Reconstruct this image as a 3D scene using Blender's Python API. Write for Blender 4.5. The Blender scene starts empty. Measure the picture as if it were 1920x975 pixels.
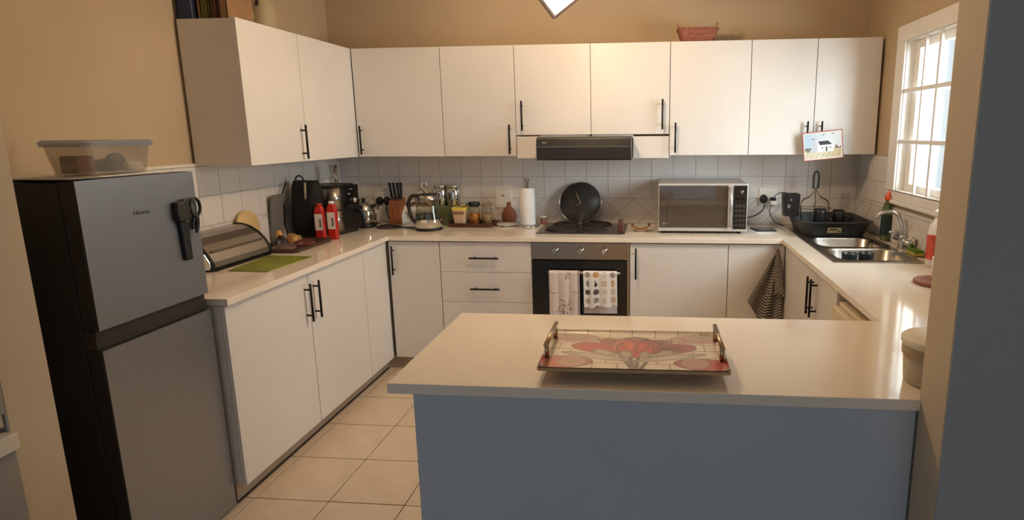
import bpy, bmesh, math, random
from mathutils import Vector, Matrix, Euler

random.seed(7)
SC = bpy.context.scene
COL = SC.collection
PI = math.pi

# ------------------------------------------------------------------ camera
cam_d = bpy.data.cameras.new('camera')
cam = bpy.data.objects.new('camera', cam_d)
COL.objects.link(cam)
cam.location = (2.2645, -4.1637, 1.5339)
cam.rotation_euler = (1.3838, 0.008, 0.0914)
cam_d.sensor_fit = 'HORIZONTAL'
cam_d.sensor_width = 36.0
cam_d.lens = 1114.73 * 36.0 / 1920.0
cam_d.shift_x = (960 - 1120.56) / 1920.0
cam_d.shift_y = (459.3 - 487.5) / 1920.0
cam_d.clip_start = 0.05
cam_d.clip_end = 100
SC.camera = cam

# ------------------------------------------------------------------ world, sun, area lights, exposure
SC.view_settings.view_transform = 'Standard'
SC.view_settings.look = 'None'
SC.view_settings.exposure = -0.06
SC.view_settings.gamma = 1.0
SC.view_settings.use_curve_mapping = False
wd = bpy.data.worlds.new('World')
SC.world = wd
wd.use_nodes = True
bg = wd.node_tree.nodes['Background']
bg.inputs['Color'].default_value = (0.70, 0.80, 0.92, 1)
bg.inputs['Strength'].default_value = 0.58

def light(name, kind, loc, rot, energy, color, **kw):
    d = bpy.data.lights.new(name, kind)
    d.energy = energy
    d.color = color
    for k, v in kw.items():
        setattr(d, k, v)
    o = bpy.data.objects.new(name, d)
    o.location = loc
    o.rotation_euler = rot
    COL.objects.link(o)
    return o

sun_dir = Vector((0.62, -0.30, -0.72))
light('sun', 'SUN', (-3, 3, 6), sun_dir.to_track_quat('-Z', 'Y').to_euler(), 4.2, (1.0, 0.99, 0.98), angle=0.02)
wdir = Vector((-1.0, 0.42, -0.16))
light('window_daylight', 'AREA', (4.45, -1.75, 1.9), wdir.to_track_quat('-Z', 'Y').to_euler(), 190.0, (0.88, 0.94, 1.0),
      shape='RECTANGLE', size=1.3, size_y=1.6)
LAMP_STRENGTH = 590.0

# ------------------------------------------------------------------ materials
def lin(c):
    c = c / 255.0
    return c / 12.92 if c <= 0.04045 else ((c + 0.055) / 1.055) ** 2.4

def L(rgb):
    return tuple(lin(c) for c in rgb)

MATS = {}

def mat(name, rgb, rough=0.5, metal=0.0, var=0.04, scale=12.0, bump=0.0, bscale=60.0, spec=0.5, stretch=None,
        emit=None, estr=0.0, coat=0.0, trans=0.0):
    if name in MATS:
        return MATS[name]
    m = bpy.data.materials.new(name)
    m.use_nodes = True
    nt = m.node_tree
    b = nt.nodes['Principled BSDF']
    tc = nt.nodes.new('ShaderNodeTexCoord')
    mp = nt.nodes.new('ShaderNodeMapping')
    nt.links.new(tc.outputs['Object'], mp.inputs['Vector'])
    if stretch:
        mp.inputs['Scale'].default_value = stretch
    n = nt.nodes.new('ShaderNodeTexNoise')
    n.inputs['Scale'].default_value = scale
    n.inputs['Detail'].default_value = 3
    nt.links.new(mp.outputs['Vector'], n.inputs['Vector'])
    r = nt.nodes.new('ShaderNodeValToRGB')
    c = L(rgb)
    r.color_ramp.elements[0].position = 0.3
    r.color_ramp.elements[1].position = 0.7
    r.color_ramp.elements[0].color = (*[max(0, x * (1 - var)) for x in c], 1)
    r.color_ramp.elements[1].color = (*[min(1, x * (1 + var)) for x in c], 1)
    nt.links.new(n.outputs['Fac'], r.inputs['Fac'])
    nt.links.new(r.outputs['Color'], b.inputs['Base Color'])
    b.inputs['Roughness'].default_value = rough
    b.inputs['Metallic'].default_value = metal
    b.inputs['Specular IOR Level'].default_value = spec
    b.inputs['Coat Weight'].default_value = coat
    b.inputs['Coat Roughness'].default_value = 0.08
    if trans:
        b.inputs['Transmission Weight'].default_value = trans
    if bump > 0:
        n2 = nt.nodes.new('ShaderNodeTexNoise')
        n2.inputs['Scale'].default_value = bscale
        n2.inputs['Detail'].default_value = 4
        nt.links.new(mp.outputs['Vector'], n2.inputs['Vector'])
        bp = nt.nodes.new('ShaderNodeBump')
        bp.inputs['Strength'].default_value = bump
        bp.inputs['Distance'].default_value = 0.004
        nt.links.new(n2.outputs['Fac'], bp.inputs['Height'])
        nt.links.new(bp.outputs['Normal'], b.inputs['Normal'])
    if emit:
        b.inputs['Emission Color'].default_value = (*emit, 1)
        b.inputs['Emission Strength'].default_value = estr
    MATS[name] = m
    return m

def glass(name, rgb=(240, 245, 245), opacity=0.0, diff=None):
    """thin glass / clear plastic: light passes, edges reflect; opacity mixes in a cloudy diffuse body"""
    if name in MATS:
        return MATS[name]
    m = bpy.data.materials.new(name)
    m.use_nodes = True
    nt = m.node_tree
    nt.nodes.remove(nt.nodes['Principled BSDF'])
    out = nt.nodes['Material Output']
    t = nt.nodes.new('ShaderNodeBsdfTransparent')
    t.inputs['Color'].default_value = (*L(rgb), 1)
    g = nt.nodes.new('ShaderNodeBsdfGlossy')
    g.inputs['Roughness'].default_value = 0.05
    lw = nt.nodes.new('ShaderNodeLayerWeight')
    lw.inputs['Blend'].default_value = 0.5
    mx = nt.nodes.new('ShaderNodeMixShader')
    pw = nt.nodes.new('ShaderNodeMath')
    pw.operation = 'POWER'
    pw.inputs[1].default_value = 3.0
    nt.links.new(lw.outputs['Facing'], pw.inputs[0])
    ml = nt.nodes.new('ShaderNodeMath')
    ml.operation = 'MULTIPLY_ADD'
    ml.inputs[1].default_value = 0.45
    ml.inputs[2].default_value = 0.04
    nt.links.new(pw.outputs[0], ml.inputs[0])
    nt.links.new(ml.outputs[0], mx.inputs[0])
    nt.links.new(t.outputs[0], mx.inputs[1])
    nt.links.new(g.outputs[0], mx.inputs[2])
    last = mx
    if opacity > 0:
        d = nt.nodes.new('ShaderNodeBsdfDiffuse')
        nz = nt.nodes.new('ShaderNodeTexNoise')
        nz.inputs['Scale'].default_value = 8
        rr = nt.nodes.new('ShaderNodeValToRGB')
        c = L(diff or rgb)
        rr.color_ramp.elements[0].color = (*[x * 0.93 for x in c], 1)
        rr.color_ramp.elements[1].color = (*c, 1)
        nt.links.new(nz.outputs['Fac'], rr.inputs['Fac'])
        nt.links.new(rr.outputs['Color'], d.inputs['Color'])
        m2 = nt.nodes.new('ShaderNodeMixShader')
        m2.inputs[0].default_value = opacity
        nt.links.new(mx.outputs[0], m2.inputs[1])
        nt.links.new(d.outputs[0], m2.inputs[2])
        last = m2
    nt.links.new(last.outputs[0], out.inputs['Surface'])
    MATS[name] = m
    return m

def printed(name, rough=0.6, coat=0.0):
    """a flat print or woven pattern stored as colours on the sheet"""
    if name in MATS:
        return MATS[name]
    m = bpy.data.materials.new(name)
    m.use_nodes = True
    nt = m.node_tree
    b = nt.nodes['Principled BSDF']
    a = nt.nodes.new('ShaderNodeVertexColor')
    a.layer_name = 'Col'
    nt.links.new(a.outputs['Color'], b.inputs['Base Color'])
    b.inputs['Roughness'].default_value = rough
    b.inputs['Coat Weight'].default_value = coat
    MATS[name] = m
    return m

# ------------------------------------------------------------------ mesh builder
class G:
    def __init__(s):
        s.v = []
        s.f = []
        s.sm = []

    def add(s, vs, fs, smooth=False):
        o = len(s.v)
        s.v += [tuple(p) for p in vs]
        for f in fs:
            s.f.append([i + o for i in f])
            s.sm.append(smooth)
        return s

    def box(s, x0, x1, y0, y1, z0, z1):
        vs = [(x, y, z) for z in (z0, z1) for y in (y0, y1) for x in (x0, x1)]
        return s.add(vs, [(0, 2, 3, 1), (4, 5, 7, 6), (0, 1, 5, 4), (2, 6, 7, 3), (0, 4, 6, 2), (1, 3, 7, 5)])

    def loft(s, loops, cap0=True, cap1=True, smooth=False, closed=True):
        n = len(loops[0])
        vs = [p for l in loops for p in l]
        fs = []
        for k in range(len(loops) - 1):
            for i in range(n if closed else n - 1):
                j = (i + 1) % n
                fs.append((k * n + i, k * n + j, (k + 1) * n + j, (k + 1) * n + i))
        s.add(vs, fs, smooth)
        if cap0:
            s.add(loops[0], [list(range(n))[::-1]])
        if cap1:
            s.add(loops[-1], [list(range(n))])
        return s

    def lathe(s, prof, c=(0, 0, 0), n=24, cap0=True, cap1=True, smooth=True, sx=1.0, sy=1.0):
        loops = [[(c[0] + r * sx * math.cos(2 * PI * i / n), c[1] + r * sy * math.sin(2 * PI * i / n), c[2] + z)
                  for i in range(n)] for r, z in prof]
        return s.loft(loops, cap0, cap1, smooth)

    def tube(s, pts, r, n=8, smooth=True, closed=False, caps=True):
        pts = [Vector(p) for p in pts]
        rs = r if isinstance(r, (list, tuple)) else [r] * len(pts)
        loops = []
        m = len(pts)
        up = None
        for i, p in enumerate(pts):
            a = pts[i - 1] if (i > 0 or closed) else p
            b = pts[(i + 1) % m] if (i < m - 1 or closed) else p
            t = (b - a).normalized()
            if up is None:
                up = Vector((0, 0, 1)) if abs(t.z) < 0.9 else Vector((1, 0, 0))
            x = t.cross(up)
            if x.length < 1e-6:
                x = t.cross(Vector((0.3, 1, 0.2)))
            x.normalize()
            y = x.cross(t).normalized()
            up = y
            loops.append([tuple(p + rs[i] * (math.cos(2 * PI * k / n) * x + math.sin(2 * PI * k / n) * y)) for k in range(n)])
        if closed:
            loops.append(loops[0])
            caps = False
        return s.loft(loops, caps, caps, smooth)

    def prism(s, poly, axis, a, b):
        def P(u, v, w):
            return {'x': (w, u, v), 'y': (u, w, v), 'z': (u, v, w)}[axis]
        return s.loft([[P(u, v, a) for u, v in poly], [P(u, v, b) for u, v in poly]])

    def grid(s, nx, ny, f, smooth=True):
        vs = [f(i / nx, j / ny) for j in range(ny + 1) for i in range(nx + 1)]
        fs = [(j * (nx + 1) + i, j * (nx + 1) + i + 1, (j + 1) * (nx + 1) + i + 1, (j + 1) * (nx + 1) + i)
              for j in range(ny) for i in range(nx)]
        return s.add(vs, fs, smooth)

    def cells(s, xs, ys, z0, z1, inside):
        nx, ny = len(xs) - 1, len(ys) - 1
        occ = [[inside((xs[i] + xs[i + 1]) / 2, (ys[j] + ys[j + 1]) / 2) for j in range(ny)] for i in range(nx)]
        idx = {}
        vs = []
        def V(i, j, k):
            if (i, j, k) not in idx:
                idx[(i, j, k)] = len(vs)
                vs.append((xs[i], ys[j], (z0, z1)[k]))
            return idx[(i, j, k)]
        fs = []
        for i in range(nx):
            for j in range(ny):
                if not occ[i][j]:
                    continue
                fs.append((V(i, j, 1), V(i + 1, j, 1), V(i + 1, j + 1, 1), V(i, j + 1, 1)))
                fs.append((V(i, j, 0), V(i, j + 1, 0), V(i + 1, j + 1, 0), V(i + 1, j, 0)))
                for di, dj, e in ((-1, 0, ((i, j + 1), (i, j))), (1, 0, ((i + 1, j), (i + 1, j + 1))),
                                  (0, -1, ((i, j), (i + 1, j))), (0, 1, ((i + 1, j + 1), (i, j + 1)))):
                    a, b = i + di, j + dj
                    if not (0 <= a < nx and 0 <= b < ny and occ[a][b]):
                        (p, q), (r, t) = e
                        fs.append((V(p, q, 0), V(r, t, 0), V(r, t, 1), V(p, q, 1)))
        return s.add(vs, fs)

    def rrect(s, x0, x1, y0, y1, r, z, n=5):
        return rr_loop(x0, x1, y0, y1, r, z, n)

def rr_loop(x0, x1, y0, y1, r, z, n=5):
    out = []
    for cx, cy, a0 in ((x1 - r, y1 - r, 0), (x0 + r, y1 - r, 90), (x0 + r, y0 + r, 180), (x1 - r, y0 + r, 270)):
        for k in range(n + 1):
            a = math.radians(a0 + 90 * k / n)
            out.append((cx + r * math.cos(a), cy + r * math.sin(a), z))
    return out

def cat(pts, n=6, closed=False):
    P = [Vector(p) for p in pts]
    m = len(P)
    out = []
    for i in range(m if closed else m - 1):
        p0 = P[i - 1] if (i > 0 or closed) else P[0]
        p1, p2 = P[i], P[(i + 1) % m]
        p3 = P[(i + 2) % m] if (i + 2 < m or closed) else P[-1]
        for k in range(n):
            t = k / n
            out.append(tuple(0.5 * ((2 * p1) + (p2 - p0) * t + (2 * p0 - 5 * p1 + 4 * p2 - p3) * t * t + (3 * p1 - p0 - 3 * p2 + p3) * t ** 3)))
    if not closed:
        out.append(tuple(P[-1]))
    return out

# ------------------------------------------------------------------ objects
def rootloc(o):
    p = Vector((0, 0, 0))
    while o is not None:
        p += o.location
        o = o.parent
    return p

def obj(name, g, m, parent=None, loc=None, bevel=0.0, label=None, local=False, solid=0.0, segs=2, sub=0, cols=None, rot=None):
    me = bpy.data.meshes.new(name)
    off = Vector(loc) if loc is not None else (rootloc(parent) if parent is not None else Vector((0, 0, 0)))
    if local:
        off = Vector((0, 0, 0))
    me.from_pydata([(x - off.x, y - off.y, z - off.z) for x, y, z in g.v], [], g.f)
    me.polygons.foreach_set('use_smooth', g.sm)
    bm = bmesh.new()
    bm.from_mesh(me)
    if cols is None and not solid:
        bmesh.ops.remove_doubles(bm, verts=bm.verts, dist=1e-6)
        bmesh.ops.recalc_face_normals(bm, faces=bm.faces)
    bm.to_mesh(me)
    bm.free()
    if cols is not None:
        a = me.color_attributes.new('Col', 'FLOAT_COLOR', 'POINT')
        flat = []
        for c in cols:
            flat += [*c, 1.0]
        a.data.foreach_set('color', flat)
    me.materials.append(m)
    o = bpy.data.objects.new(name, me)
    COL.objects.link(o)
    if parent is not None:
        o.parent = parent
    elif loc is not None:
        o.location = loc
    if rot is not None:
        o.rotation_euler = rot
    if solid:
        md = o.modifiers.new('solid', 'SOLIDIFY')
        md.thickness = solid
        md.offset = 0
    if bevel:
        md = o.modifiers.new('bevel', 'BEVEL')
        md.width = bevel
        md.segments = segs
        md.limit_method = 'ANGLE'
        md.angle_limit = math.radians(40)
    if sub:
        md = o.modifiers.new('sub', 'SUBSURF')
        md.levels = md.render_levels = sub
    if label:
        o['label'] = label
    return o

def tag(o, label, cat_, group=None):
    o['label'] = label
    o['category'] = cat_
    if group:
        o['group'] = group
    return o

def thing(name, label, cat_, loc=(0, 0, 0), rot=(0, 0, 0), group=None):
    o = bpy.data.objects.new(name, None)
    o.empty_display_size = 0.05
    COL.objects.link(o)
    o.location = loc
    o.rotation_euler = rot
    return tag(o, label, cat_, group)

def single(name, label, cat_, g, m, loc=(0, 0, 0), group=None, **kw):
    return tag(obj(name, g, m, None, loc, **kw), label, cat_, group)

def struct(name, g, m, parent=None, **kw):
    o = obj(name, g, m, parent, **kw)
    if parent is None:
        o['kind'] = 'structure'
    return o

def writing(name, text, size, loc, rot, m, parent, depth=0.0005):
    c = bpy.data.curves.new(name, 'FONT')
    c.body = text
    c.size = size
    c.extrude = depth
    c.align_x = 'CENTER'
    c.align_y = 'CENTER'
    c.materials.append(m)
    tmp = bpy.data.objects.new(name, c)
    COL.objects.link(tmp)
    me = bpy.data.meshes.new_from_object(tmp.evaluated_get(bpy.context.evaluated_depsgraph_get()))
    bpy.data.objects.remove(tmp)
    bpy.data.curves.remove(c)
    me.name = name
    o = bpy.data.objects.new(name, me)
    COL.objects.link(o)
    o.parent = parent
    o.location = Vector(loc) - rootloc(parent)
    o.rotation_euler = rot
    return o

# palette
M_wall = mat('wall_paint_tan', (190, 167, 135), 0.75, var=0.03, scale=3, bump=0.08, bscale=120)
M_wallgrey = mat('wall_paint_grey', (168, 168, 168), 0.8, var=0.03, scale=3, bump=0.15, bscale=90)
M_ceil = mat('ceiling_paint', (226, 220, 208), 0.85, var=0.02)
M_tile = mat('wall_tile_glaze', (226, 218, 210), 0.22, var=0.02, scale=5)
M_grout = mat('tile_grout', (172, 160, 148), 0.9, var=0.06, scale=40)
M_ftile = mat('floor_tile_ceramic', (224, 202, 176), 0.35, var=0.06, scale=9, bump=0.03, bscale=30)
M_fgrout = mat('floor_grout', (98, 80, 64), 0.95, var=0.1, scale=30)
M_white = mat('white_cabinet_foil', (228, 222, 215), 0.38, var=0.015, scale=6)
M_kick = mat('kickboard_grey', (170, 152, 130), 0.5, var=0.05)
M_quartz = mat('white_quartz', (243, 230, 212), 0.09, var=0.015, scale=70, spec=0.6)
M_pen = mat('peninsula_paint', (190, 197, 204), 0.7, var=0.02, scale=4, bump=0.12, bscale=80)
M_hand = mat('black_handle_metal', (34, 28, 26), 0.42, metal=0.6, var=0.05)
M_black = mat('black_plastic', (26, 24, 24), 0.4, var=0.06)
M_blackgl = mat('black_gloss_glass', (20, 18, 18), 0.06, var=0.02, spec=0.6)
M_steel = mat('brushed_steel', (176, 168, 158), 0.28, metal=1.0, var=0.05, scale=30, stretch=(1, 1, 20))
M_chrome = mat('chrome', (214, 212, 208), 0.08, metal=1.0, var=0.01)
M_fridge = mat('fridge_silver', (150, 154, 162), 0.36, metal=0.85, var=0.03, scale=90)
M_fridged = mat('fridge_black', (34, 33, 35), 0.5, var=0.05, scale=80)
M_trim = mat('white_gloss_paint', (238, 232, 224), 0.35, var=0.015)
M_glass = glass('window_glass', (242, 248, 250))
M_clear = glass('clear_glass', (246, 246, 240))
M_plastic = glass('cloudy_plastic', (244, 240, 234), 0.15, (224, 220, 214))
M_paper = mat('white_paper', (236, 234, 230), 0.85, var=0.02)
M_ceram = mat('white_ceramic', (238, 234, 226), 0.18, var=0.01)
M_wood = mat('mid_brown_wood', (150, 92, 54), 0.5, var=0.22, scale=9, stretch=(8, 8, 1))
M_darkwood = mat('dark_brown_wood', (84, 44, 32), 0.4, var=0.22, scale=10, stretch=(1, 8, 8))
M_brown = mat('brown_stoneware', (142, 90, 66), 0.5, var=0.1, scale=20, bump=0.1)
M_cable = mat('black_cable_rubber', (22, 20, 20), 0.5)
M_fence = mat('fence_white_paint', (236, 238, 240), 0.7, var=0.02)

# ================================================================== SETTING
H = 2.55
# floor with its tiles
floor = struct('floor', G().box(-2.2, 5.2, -7.0, 0.15, -0.06, -0.006), M_fgrout)
tm = None
P_ = 0.333
for i in range(-1, 8):
    for j in range(0, 8):
        x0 = 0.572 + P_ * i
        x1 = x0 + P_
        y1 = -0.331 - P_ * j + 0.0
        y0 = y1 - P_
        if x1 > 3.10:
            continue
        o = None
        g = G().box(0.0026, P_ - 0.0026, 0.0026, P_ - 0.0026, -0.006, 0.0)
        if tm is None:
            o = obj('tile', g, M_ftile, floor, local=True)
            tm = o.data
            b = o.modifiers.new('bevel', 'BEVEL')
            b.width = 0.0015
            b.segments = 1
        else:
            o = bpy.data.objects.new('tile', tm)
            COL.objects.link(o)
            o.parent = floor
        o.location = (x0, y0, random.uniform(-0.0004, 0.0004))
struct('floor_dining', G().box(-2.2, 5.2, -7.0, -2.996, -0.006, -0.001), mat('dining_floor_ceramic', (196, 178, 156), 0.35))
struct('ceiling', G().box(-2.2, 5.2, -7.0, 0.15, H, H + 0.1), M_ceil)

# walls
TOPZ = 1.386
wall_back = struct('wall_back', G().box(-0.15, 3.80, 0.010, 0.16, 0, H), M_wall)
wall_left = struct('wall_left', G().box(-0.15, -0.012, -2.77, 0.01, 0, H), M_wall)
WY0, WY1, WZ0, WZ1 = -1.72, -0.65, 1.195, 2.012
XW = 3.636
g = G()
g.box(XW + 0.012, XW + 0.16, WY1, 0.01, 0, H)
g.box(XW + 0.012, XW + 0.16, -2.77, WY0, 0, H)
g.box(XW + 0.012, XW + 0.16, WY0, WY1, 0, WZ0)
g.box(XW + 0.012, XW + 0.16, WY0, WY1, WZ1, H)
wall_right = struct('wall_right', g, M_wall)
# the wall between kitchen and dining room: a stub on the left, the long return on the right, a lintel
SX, PX = 0.62, 2.906
g = G()
g.box(-2.2, SX, -2.89, -2.77, 0, H)
g.box(PX, 5.2, -2.89, -2.77, 0, H)
g.box(SX, PX, -2.89, -2.77, 2.35, H)
wall_front = struct('wall_front', g, mat('reveal_paint_cream', (206, 188, 160), 0.75, var=0.03, scale=3, bump=0.08, bscale=120))
g = G()
g.box(-2.2, SX - 0.001, -2.894, -2.89, 0, H)
g.box(PX + 0.001, 5.2, -2.894, -2.89, 0, H)
g.box(SX, PX, -2.894, -2.89, 2.35, H)
struct('wall_dining', g, M_wallgrey)
struct('wall_dining_left', G().box(-2.35, -2.2, -7.0, 0.15, 0, H), M_wallgrey)
struct('wall_dining_right', G().box(5.2, 5.35, -7.0, -2.77, 0, H), M_wallgrey)

# ---- wall tiles: two square courses over a course set on the diagonal
def clip(poly, f, keep):
    out = []
    for i in range(len(poly)):
        a, b = poly[i], poly[(i + 1) % len(poly)]
        fa, fb = f(a), f(b)
        if fa >= 0:
            out.append(a)
        if (fa >= 0) != (fb >= 0):
            t = fa / (fa - fb)
            out.append((a[0] + (b[0] - a[0]) * t, a[1] + (b[1] - a[1]) * t))
    return out

TP = 0.1512
DP = 0.2122
def shrink(poly, d):
    cx = sum(p[0] for p in poly) / len(poly)
    cy = sum(p[1] for p in poly) / len(poly)
    out = []
    n = len(poly)
    # offset every edge inwards
    res = poly
    for i in range(n):
        a, b = Vector(poly[i]), Vector(poly[(i + 1) % n])
        e = (b - a)
        if e.length < 1e-6:
            continue
        nrm = Vector((-e.y, e.x)).normalized()
        if nrm.dot(Vector((cx, cy)) - a) < 0:
            nrm = -nrm
        aa = a + nrm * d
        res = clip(res, lambda p, aa=aa, nrm=nrm: (Vector(p) - aa).dot(nrm), True)
        if len(res) < 3:
            return []
    return res

TILE_CACHE = {}
def put_tile(poly, wall, P):
    poly = shrink(poly, 0.0012)
    if len(poly) < 3:
        return
    u0, v0 = poly[0]
    if max(p[0] for p in poly) - min(p[0] for p in poly) < 0.012 or max(p[1] for p in poly) - min(p[1] for p in poly) < 0.012:
        return
    key = tuple((round(u - u0, 4), round(v - v0, 4)) for u, v in poly) + (P.__name__,)
    if key not in TILE_CACHE:
        o3 = Vector(P(0, 0, 0))
        front = [tuple(Vector(P(u - u0, v - v0, 0)) - o3) for u, v in poly]
        back = [tuple(Vector(P(u - u0, v - v0, 0.0095)) - o3) for u, v in poly]
        g = G().loft([back, front])
        o = obj('tile', g, M_tile, wall, local=True)
        TILE_CACHE[key] = o.data
    else:
        o = bpy.data.objects.new('tile', TILE_CACHE[key])
        COL.objects.link(o)
        o.parent = wall
    o.location = P(u0, v0, random.uniform(-0.0003, 0.0003))

def Pback(u, v, d):
    return (u, d, v)
def Pleft(u, v, d):
    return (-d, u, v)
def Pright(u, v, d):
    return (XW + d, u, v)

def tiled(wall, P, a, b, phase, dphase, hole=None):
    fa = lambda p: p[0] - a
    fb = lambda p: b - p[0]
    def go(poly):
        for f in (fa, fb, lambda p: p[1] - 0.9005):
            poly = clip(poly, f, True)
            if len(poly) < 3:
                return
        if hole:
            cx = sum(p[0] for p in poly) / len(poly)
            h0, h1, hz = hole
            if max(p[1] for p in poly) > hz:
                if min(p[0] for p in poly) >= h0 - 1e-4 and max(p[0] for p in poly) <= h1 + 1e-4:
                    poly = clip(poly, lambda p: hz - p[1], True)
                elif cx < (h0 + h1) / 2:
                    low = clip(poly, lambda p: hz - p[1], True)
                    poly2 = clip(poly, lambda p: p[1] - hz, True)
                    poly2 = clip(poly2, lambda p: h0 - p[0], True) if len(poly2) > 2 else []
                    if len(poly2) > 2:
                        put_tile(poly2, wall, P)
                    poly = low
                else:
                    low = clip(poly, lambda p: hz - p[1], True)
                    poly2 = clip(poly, lambda p: p[1] - hz, True)
                    poly2 = clip(poly2, lambda p: p[0] - h1, True) if len(poly2) > 2 else []
                    if len(poly2) > 2:
                        put_tile(poly2, wall, P)
                    poly = low
        if len(poly) > 2:
            put_tile(poly, wall, P)
    n0 = int(math.floor((a - phase) / TP)) - 1
    n1 = int(math.ceil((b - phase) / TP)) + 1
    for k in range(n0, n1):
        x0 = phase + TP * k
        for z0, z1 in ((1.08, 1.231), (1.231, TOPZ - 0.004)):
            go([(x0, z0), (x0 + TP, z0), (x0 + TP, z1), (x0, z1)])
    n0 = int(math.floor((a - dphase) / DP)) - 1
    n1 = int(math.ceil((b - dphase) / DP)) + 1
    for k in range(n0, n1):
        x = dphase + DP * k
        h = DP / 2
        go([(x, 1.08), (x - h, 1.08 - h), (x, 1.08 - DP), (x + h, 1.08 - h)])
        go([(x, 1.08), (x + DP, 1.08), (x + h, 1.08 - h)])
        go([(x + h, 1.08 - h), (x, 1.08 - DP), (x + h, 1.08 - DP - h), (x + DP, 1.08 - DP)])

# grout bed behind the tiles
struct('trim_1', G().box(-0.0115, XW + 0.0115, 0.0035, 0.0095, 0.88, TOPZ), M_grout)
struct('trim_2', G().box(-0.0115, -0.0045, -2.76, 0.0, 0.88, TOPZ), M_grout)
g = G()
g.box(XW + 0.0045, XW + 0.0115, -0.54, 0.0, 0.88, TOPZ)
g.box(XW + 0.0045, XW + 0.0115, -1.83, -0.54, 0.88, 1.10)
g.box(XW + 0.0045, XW + 0.0115, -2.76, -1.83, 0.88, TOPZ)
struct('trim_3', g, M_grout)
tiled(wall_back, Pback, 0.0, XW, 1.5, 1.496)
tiled(wall_left, Pleft, -2.05, 0.0, -0.02, -0.05)
tiled(wall_right, Pright, -2.2, 0.0, -0.05, -0.1, hole=(-1.83, -0.54, 1.10))
struct('trim_4', G().box(-0.011, 0.003, -2.05, 0.0, TOPZ - 0.003, TOPZ + 0.012), mat('tile_edge_strip', (232, 222, 204), 0.3), bevel=0.002)

# ---- window in the right wall
win = struct('window_1', G().box(XW - 0.012, XW + 0.012, WY0 - 0.11, WY1 + 0.115, WZ0 - 0.05, WZ0 - 0.001)
             .box(XW - 0.012, XW + 0.012, WY0 - 0.11, WY1 + 0.115, WZ1 + 0.001, WZ1 + 0.085)
             .box(XW - 0.012, XW + 0.012, WY1 + 0.001, WY1 + 0.115, WZ0 - 0.001, WZ1 + 0.001)
             .box(XW - 0.012, XW + 0.012, WY0 - 0.11, WY0 - 0.001, WZ0 - 0.001, WZ1 + 0.001), M_trim, bevel=0.003)
obj('window_sill', G().box(XW - 0.022, XW + 0.012, WY0 - 0.12, WY1 + 0.12, WZ0 - 0.072, WZ0 - 0.0505), M_trim, win, bevel=0.004)
for name_, y0, y1, z0, z1 in (('reveal', WY1 - 0.004, WY1, WZ0, WZ1), ('reveal', WY0, WY0 + 0.004, WZ0, WZ1),
                              ('reveal', WY0, WY1, WZ1 - 0.004, WZ1), ('reveal', WY0, WY1, WZ0, WZ0 + 0.004)):
    obj(name_, G().box(XW + 0.0, XW + 0.16, y0, y1, z0, z1), M_trim, win)
for y in (-0.868, -1.032, -1.197, -1.362, -1.527):
    obj('glazing_bar', G().box(XW + 0.002, XW + 0.016, y - 0.0095, y + 0.0095, WZ0, WZ1), M_trim, win, bevel=0.002)
for z in (1.744, 1.470):
    obj('glazing_bar', G().box(XW - 0.001, XW + 0.014, WY0, WY1, z - 0.011, z + 0.011), M_trim, win, bevel=0.002)
def casement(y0, y1):
    g = G().cells([y0, y0 + 0.05, y1 - 0.062, y1], [WZ0 + 0.004, WZ0 + 0.045, WZ1 - 0.05, WZ1 - 0.004], XW + 0.042, XW + 0.075,
                  lambda y, z: not (y0 + 0.05 < y < y1 - 0.062 and WZ0 + 0.045 < z < WZ1 - 0.05))
    g.v = [(z, x, y) for x, y, z in g.v]
    c = obj('casement', g, M_trim, win, bevel=0.003)
    obj('pane', G().box(XW + 0.056, XW + 0.060, y0 + 0.05, y1 - 0.062, WZ0 + 0.045, WZ1 - 0.05), M_glass, c)
casement(WY0 + 0.004, -1.19)
casement(-1.186, WY1 - 0.004)
# white fence outside
fence = thing('boundary_fence', 'white ribbed boundary fence seen through the kitchen window', 'fence', (4.9, 1.0, -0.1))
obj('rail', G().box(4.94, 4.98, -2.0, 4.6, 0.4, 0.5).box(4.94, 4.98, -2.0, 4.6, 2.3, 2.4), M_fence, fence)
bmesh_board = None
for k in range(33):
    y = -2.0 + 0.2 * k
    if bmesh_board is None:
        o = obj('board', G().box(0, 0.03, 0, 0.17, 0, 3.1), M_fence, fence, local=True)
        bmesh_board = o.data
    else:
        o = bpy.data.objects.new('board', bmesh_board)
        COL.objects.link(o)
        o.parent = fence
    o.location = Vector((4.905 + (0.015 if k % 2 else 0), y, -0.1)) - fence.location
struct('ground_outside', G().box(3.81, 6.5, -4, 5.2, -0.2, -0.1), mat('outside_paving', (176, 170, 160), 0.9, var=0.1))

# ================================================================== CABINETS
def handle_v(parent, x, y, z0, z1, d):
    """bar handle; d = outward direction (unit, axis aligned)"""
    d = Vector(d)
    a = Vector((x, y, z0)) + d * 0.032
    b = Vector((x, y, z1)) + d * 0.032
    g = G().tube([a, b], 0.0058, 10)
    for z in (z0 + 0.03, z1 - 0.03):
        p = Vector((x, y, z))
        g.tube([p, p + d * 0.032], 0.0046, 8)
    return obj('handle', g, M_hand, parent)

def handle_h(parent, x0, x1, y, z):
    g = G().tube([(x0, y - 0.032, z), (x1, y - 0.032, z)], 0.0058, 10)
    for x in (x0 + 0.03, x1 - 0.03):
        g.tube([(x, y, z), (x, y - 0.032, z)], 0.0046, 8)
    return obj('handle', g, M_hand, parent)

GAP = 0.0021
ZD0, ZD1 = 0.088, 0.863
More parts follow.
